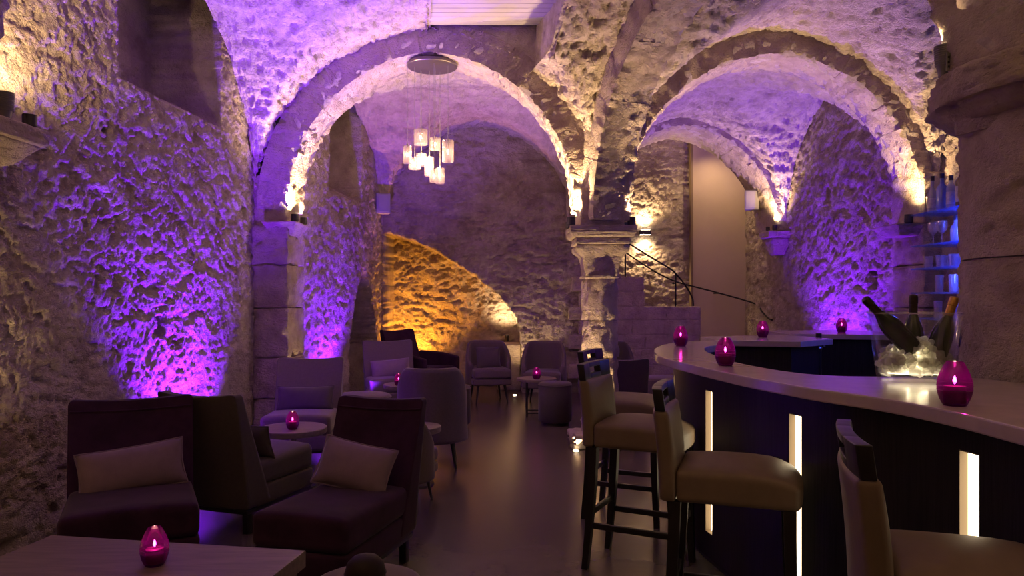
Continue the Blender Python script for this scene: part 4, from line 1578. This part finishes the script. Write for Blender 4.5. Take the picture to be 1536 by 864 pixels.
# ================================================================== CHANDELIER
CHX, CHY, CHZ = -0.80, 7.34, 3.745
ch = thing('pendant_chandelier', (CHX, CHY, CHZ), 0, 'round steel canopy with nine hanging lit glass cylinders', 'chandelier')
MB().lathe([(0.0, 0.0), (0.245, 0.0), (0.252, 0.006), (0.252, 0.030), (0.246, 0.036), (0.0, 0.036)], n=56).build('canopy', M['canopy'], ch)
MB().tube([(0, 0, 0.034), (0, 0, 0.12)], 0.035, 16).build('ceiling_mount', M['iron'], ch)
pend = [(611, 232, 12, 26), (631, 206, 20, 22), (622, 246, 18, 15), (632, 240, 16, 18), (653, 216, 15, 18), (672, 227, 17, 32), (644, 250, 14, 28), (651, 264, 13, 18), (660, 264, 13, 23)]
for i, (px, py, wpx, hpx) in enumerate(pend):
    dy = (-0.12, 0.08, -0.02, 0.13, 0.02, -0.08, 0.10, -0.14, 0.16)[i]
    D_ = CHY + dy
    x, _, z = W(px, py, D_)
    lx, lz = x - CHX, z - CHZ
    rr, hh = wpx / 2 / FPX * D_, hpx / FPX * D_
    p_ = thing('pendant_lamp', (0, 0, 0))
    p_.parent = ch
    gl = MB()
    gl.lathe([(rr, -hh / 2), (rr, hh / 2), (rr - 0.003, hh / 2), (rr - 0.003, -hh / 2)], (lx, dy, lz), 26)
    pyv = gl.build('glass_cylinder', M['frost'], p_)
    # moulded ribs of the glass
    rb_ = MB()
    for k in range(9):
        q = 2 * PI * k / 9
        rb_.tube([(lx + rr * math.cos(q), dy + rr * math.sin(q), lz - hh / 2), (lx + rr * math.cos(q), dy + rr * math.sin(q), lz + hh / 2)], 0.003, 6)
    for zz_ in (-0.48, -0.16, 0.16, 0.48):
        rb_.tube([(lx + rr * math.cos(q), dy + rr * math.sin(q), lz + zz_ * hh) for q in np.linspace(0, 2 * PI, 25)], 0.0022, 5, False)
    rb_.build('glass_ribs', M['frost'], p_)
    MB().lathe([(0.0, -0.016), (0.006, -0.012), (0.0085, 0.0), (0.006, 0.014), (0.0, 0.018)], (lx, dy, lz), 12).build('bulb', M['bulb'], p_)
    MB().tube([(lx, dy, lz + 0.016), (lx, dy, lz + hh / 2 + 0.02)], 0.009, 10).build('socket', M['steel'], p_)
    MB().tube([(lx, dy, lz + hh / 2 + 0.02), (lx, dy, 0.004)], 0.0024, 6).build('cord', M['speaker'], p_)
lamp('POINT', (CHX - 0.05, CHY, 2.80), 24, (1.0, 0.66, 0.36), radius=0.15)


# ================================================================== FIXTURES AND THEIR LIGHT
def uplight(label, loc, energy, aim, r_=0.036, h=0.075, angle=130, group='small uplights on the capitals', color=WARM, tilt=0.0, blend=0.9):
    o = thing('uplight', loc, 0, label, 'spotlight', group)
    MB().lathe([(0.0, 0.0), (r_ * 0.8, 0.0), (r_ * 0.8, 0.008), (r_, 0.012), (r_, h), (r_ * 0.84, h), (r_ * 0.84, h - 0.014), (0.0, h - 0.014)], n=22).build('lamp_housing', M['metal'], o)
    MB().lathe([(0.0, h - 0.0135), (r_ * 0.83, h - 0.0135), (r_ * 0.83, h - 0.010), (0.0, h - 0.010)], n=20).build('lens', M['lens'], o)
    p = (loc[0], loc[1], loc[2] + h + 0.012)
    lamp('SPOT', p, energy, color, (p[0] + aim[0], p[1] + aim[1], p[2] + aim[2]), angle, blend, 0.02)
    return o


UP = 82
uplight('small dark uplight on the capital, chandelier arch side', (0.570, 7.05, 2.13), UP, (-0.10, 0.12, 1), 0.04, 0.085)
uplight('small dark uplight on the capital, stair side', (1.150, 7.05, 2.13), UP, (0.10, 0.12, 1), 0.04, 0.085)
uplight('small dark uplight on the left pier corbel', (-2.115, 7.14, 2.178), UP, (0.10, 0.08, 1), 0.036, 0.075)
uplight('small dark uplight behind the left pier corbel', (-2.12, 7.46, 2.178), 14, (0.2, 0.4, 1), 0.036, 0.075)
uplight('small dark uplight on the corbel beside the bottles', (3.83, 7.08, 2.158), UP * 0.6, (-0.1, 0.05, 1), 0.04, 0.085)
uplight('small dark uplight on the carved far corbel', (3.80, 10.60, 2.405), UP * 0.42, (-0.25, 0.1, 1), 0.036, 0.075)
uplight('second small dark uplight on the carved far corbel', (3.72, 10.66, 2.405), UP * 0.25, (-0.3, -0.1, 1), 0.030, 0.06)
uplight('small added uplight hidden behind the central capital, chandelier arch side', (0.58, 7.44, 2.13), UP * 0.9, (-0.3, 0.35, 1), 0.036, 0.075)  # out of view, added to light the far left bay
uplight('small added uplight hidden behind the central capital, stair side', (1.14, 7.44, 2.13), UP * 0.35, (0.3, 0.35, 1), 0.036, 0.075)  # out of view, added to light the far right bay


def big_spot(label, loc, aim, energy):
    o = thing('ribbed_spotlight', loc, 0, label, 'spotlight', 'ribbed grey spotlights')
    prof = [(0.0, 0.0), (0.026, 0.0), (0.028, 0.02), (0.036, 0.05)]
    z = 0.05
    for k in range(9):
        prof += [(0.0405 + 0.0004 * k, z), (0.0405 + 0.0004 * k, z + 0.006), (0.0375, z + 0.0065), (0.0375, z + 0.0090)]
        z += 0.0095
    prof += [(0.043, z), (0.043, z + 0.006), (0.036, z + 0.006), (0.035, z - 0.01), (0.0, z - 0.01)]
    MB().lathe(prof, n=30).build('lamp_housing', M['grey_metal'], o)
    MB().lathe([(0.0, z - 0.0095), (0.034, z - 0.0095), (0.034, z - 0.006), (0.0, z - 0.006)], n=20).build('lens', M['lens'], o)
    pl_ = MB()
    pl_.box((-0.008, -0.042, 0.055), (0.020, 0.008, 0.085), 0.002).build('vent_plate', M['grey_metal'], o)
    for k in range(3):
        MB().box((-0.008, -0.047, 0.032 + 0.022 * k), (0.009, 0.003, 0.010), 0.001).build('vent_slot', M['iron'], o)
    p = (loc[0], loc[1], loc[2] + z + 0.02)
    lamp('SPOT', p, energy, WARM, (p[0] + aim[0], p[1] + aim[1], p[2] + aim[2]), 150, 0.9, 0.02)
    return o


big_spot('ribbed grey spotlight on the capital of the near pillar', (2.005, 3.40, 2.47), (-0.25, -0.10, 1), 16)
big_spot('ribbed grey spotlight on the near left corbel', (-2.52, 3.64, 2.322), (-0.02, 0.45, 1), 42)

# wall lamp by the stair
sc_ = thing('wall_sconce', (2.24, 12.34, 2.53), 0, 'small bronze up and down wall lamp above the stair', 'wall lamp')
MB().box((0, 0, 0), (0.19, 0.10, 0.075), 0.004).build('lamp_housing', M['metal'], sc_)
MB().box((0, 0, 0.0385), (0.16, 0.075, 0.002), 0.0005).build('lens', M['lens'], sc_)
MB().box((0, 0, -0.0385), (0.16, 0.075, 0.002), 0.0005).build('lens', M['lens'], sc_)
lamp('SPOT', (2.24, 12.33, 2.585), 42, WARM, (2.24, 12.38, 3.5), 130, 0.9, 0.03)
lamp('SPOT', (2.24, 12.33, 2.475), 42, WARM, (2.24, 12.38, 1.5), 130, 0.9, 0.03)


dl = thing('fill_downlight', (3.35, 11.75, 4.13), 0, 'small round downlight added above the stair to brighten the beige panel', 'downlight')  # unseen lamp behind the arch, added to brighten the beige panel
MB().lathe([(0.0, 0.0), (0.05, 0.0), (0.055, 0.01), (0.055, 0.07), (0.0, 0.07)], n=20).build('lamp_housing', M['metal'], dl)
MB().lathe([(0.0, -0.003), (0.04, -0.003), (0.04, 0.001), (0.0, 0.001)], n=18).build('lens', M['lens'], dl)
lamp('SPOT', (3.35, 11.75, 4.10), 34, WARM, (3.4, 12.2, 1.0), 120, 0.9, 0.04)


def floor_spot(label, x, y, energy, aim, angle, color=WARM):
    o = thing('floor_uplight', (x, y, 0.0), 0, label, 'spotlight', 'recessed floor spotlights')
    MB().lathe([(0.0, 0.0), (0.040, 0.0), (0.040, 0.003), (0.030, 0.004), (0.0, 0.004)], n=24).build('bezel', M['steel'], o)
    MB().lathe([(0.0, 0.004), (0.026, 0.004), (0.024, 0.007), (0.0, 0.008)], n=20).build('lens', M['lens'], o)
    p = (x, y, 0.02)
    lamp('SPOT', p, energy, color, (x + aim[0], y + aim[1], 1.0), angle, 0.8, 0.02)


floor_spot('recessed floor spotlight in front of the central column', 0.60, 6.88, 110, (0.20, 0.26), 56)
floor_spot('recessed floor spotlight at the foot of the left pier', -2.02, 7.14, 26, (-0.06, 0.05), 60)
floor_spot('recessed floor spotlight at the foot of the near left rubble wall', -2.66, 2.90, 60, (-0.10, 0.35), 80)
floor_spot('recessed floor spotlight at the foot of the end wall', 0.04, 10.78, 30, (0.15, 0.30), 80)


def led_box(label, x, y, energy, aim, angle, color, rz=0.0):
    o = thing('led_uplight', (x, y, 0.0), rz, label, 'spotlight', 'violet floor washers along the walls')
    MB().box((0, 0, 0.03), (0.10, 0.24, 0.06), 0.006).build('lamp_housing', M['metal'], o)
    MB().box((0, 0, 0.0615), (0.07, 0.21, 0.003), 0.001).build('lens', emitter('violet lens', color, 6), o)
    p = (x, y, 0.085)
    lamp('SPOT', p, energy, color, (x + aim[0], y + aim[1], 1.0), angle, 0.7, 0.04)


led_box('violet floor washer behind the chair with its back turned', -2.37, 5.60, 560, (-0.03, -0.04), 84, VIOLET)
led_box('violet floor washer behind the round table chair', -2.36, 6.05, 260, (-0.03, -0.08), 84, VIOLET)
led_box('violet floor washer beside the wide ottoman', -1.88, 8.62, 380, (0.0, 0.0), 105, VIOLET)
led_box('violet floor washer at the foot of the bar side wall', 3.60, 8.85, 430, (0.0, 0.0), 105, VIOLET)
uplight('small violet uplight on the near left corbel, behind the ribbed spotlight', (-2.50, 3.80, 2.322), 125, (0.95, 2.5, 1.75), 0.034, 0.07, 42, color=VIOLET, blend=0.6)

# lamps inside the recess
for (lab, p, col_, e) in (('orange floor washer in the corner of the recess', (-1.72, 11.45, 0.0), ORANGE, 55),):
    o = thing('led_uplight', p, 0, lab, 'spotlight', 'lamps in the recess')
    MB().box((0, 0, 0.03), (0.16, 0.10, 0.06), 0.006).build('lamp_housing', M['metal'], o)
    MB().box((0, 0, 0.0615), (0.13, 0.07, 0.003), 0.001).build('lens', emitter('orange lens', col_, 6), o)
    lamp('SPOT', (p[0], p[1], 0.09), e * 3.0, col_, (p[0] - 0.02, p[1] + 0.18, 1.0), 120, 0.8, 0.04)
o = thing('recess_lamp', (-0.08, 11.70, 0.735), 0, 'small warm lamp on the stone ledge inside the recess', 'spotlight', 'lamps in the recess')
MB().lathe([(0.0, 0.0), (0.03, 0.0), (0.03, 0.10), (0.025, 0.10), (0.025, 0.09), (0.0, 0.09)], n=18).build('lamp_housing', M['metal'], o)
MB().lathe([(0.0, 0.091), (0.024, 0.091), (0.024, 0.094), (0.0, 0.094)], n=18).build('lens', M['lens'], o)
lamp('SPOT', (-0.08, 11.70, 0.87), 26, WARM, (-0.12, 11.78, 1.8), 130, 0.9, 0.03)


# wall speakers
def speaker_box(label, c, rz):
    o = thing('wall_speaker', c, rz, label, 'speaker', 'pale wall speakers')
    rb_obj('cabinet', (0.21, 0.17, 0.30), 0.015, (0, 0, 0), M['speaker'], o, 3)
    rb_obj('grille', (0.17, 0.012, 0.26), 0.005, (0, -0.088, 0), M['speaker'], o, 3)
    MB().tube([(0, 0.08, 0), (0, 0.16, 0)], 0.02, 10).build('bracket', M['iron'], o)


speaker_box('pale wall speaker in the corner above the orange recess', (-1.92, 10.88, 2.83), 0.35)
speaker_box('pale wall speaker under the stair arch', (3.68, 11.25, 2.93), -0.35)

# handrails of the stair
hr = thing('stair_handrail', (0, 0, 0), 0, 'black wrought iron handrail rising along the stair parapet', 'handrail')
D_ = 11.14
pts = [W(936, 362, D_), W(946, 367, D_), W(975, 385, D_), W(1005, 403, D_), W(1014, 411, D_), W(1028, 428, D_), W(1038, 446, D_), W(1040, 459, D_)]
MB().tube(smooth_path(pts, 5), 0.013, 10).build('rail', M['iron'], hr)
MB().tube([W(938, 365, D_), W(938, 417, D_)], 0.013, 10).build('post', M['iron'], hr)
MB().tube([W(1013.5, 411, D_), W(1013.5, 461, D_)], 0.013, 10).build('post', M['iron'], hr)
MB().lathe([(0.0, -0.02), (0.02, -0.01), (0.024, 0.0), (0.02, 0.01), (0.0, 0.02)], W(1010, 425, D_ - 0.03), 12).build('finial', M['iron'], hr)
hr2 = thing('stair_handrail', (0, 0, 0), 0, 'long black wall handrail crossing in front of the beige panel', 'handrail')
pts = [W(936, 376, 12.0), W(945, 383, 12.0), W(980, 406, 12.0), W(1008, 420, 12.0), W(1030, 427, 12.0), W(1080, 440, 12.0), W(1134, 456, 11.9), W(1142, 466, 11.6), W(1152, 477, 11.2), W(1158, 480, 11.0)]
MB().tube(smooth_path(pts, 4), 0.013, 10).build('rail', M['iron'], hr2)
MB().tube([W(1152, 477, 11.2), (3.93, 11.2, W(1152, 477, 11.2)[2])], 0.012, 8).build('bracket', M['iron'], hr2)
MB().tube([W(980, 406, 12.0), (W(980, 406, 12.0)[0], 12.43, W(980, 406, 12.0)[2])], 0.010, 8).build('bracket', M['iron'], hr2)
MB().tube([W(1080, 440, 12.0), (W(1080, 440, 12.0)[0], 12.36, W(1080, 440, 12.0)[2])], 0.010, 8).build('bracket', M['iron'], hr2)

# soft fill for the near bay: unseen warm lamps added behind the camera
for (x, y) in ((-2.55, 0.2), (2.45, 0.6)):
    o = thing('fill_uplight', (x, y, 2.2), 0, 'added fill uplight on the ' + ('left rubble' if x < 0 else 'bar side') + ' wall of the near bay', 'wall lamp', 'added fill lamps of the near bay')
    MB().box((0, 0, 0), (0.14, 0.2, 0.08), 0.006).build('lamp_housing', M['metal'], o)
    lamp('SPOT', (x, y, 2.27), 190, (1.0, 0.72, 0.48), (x * 0.7, y + 0.1, 4.0), 140, 0.9, 0.06)
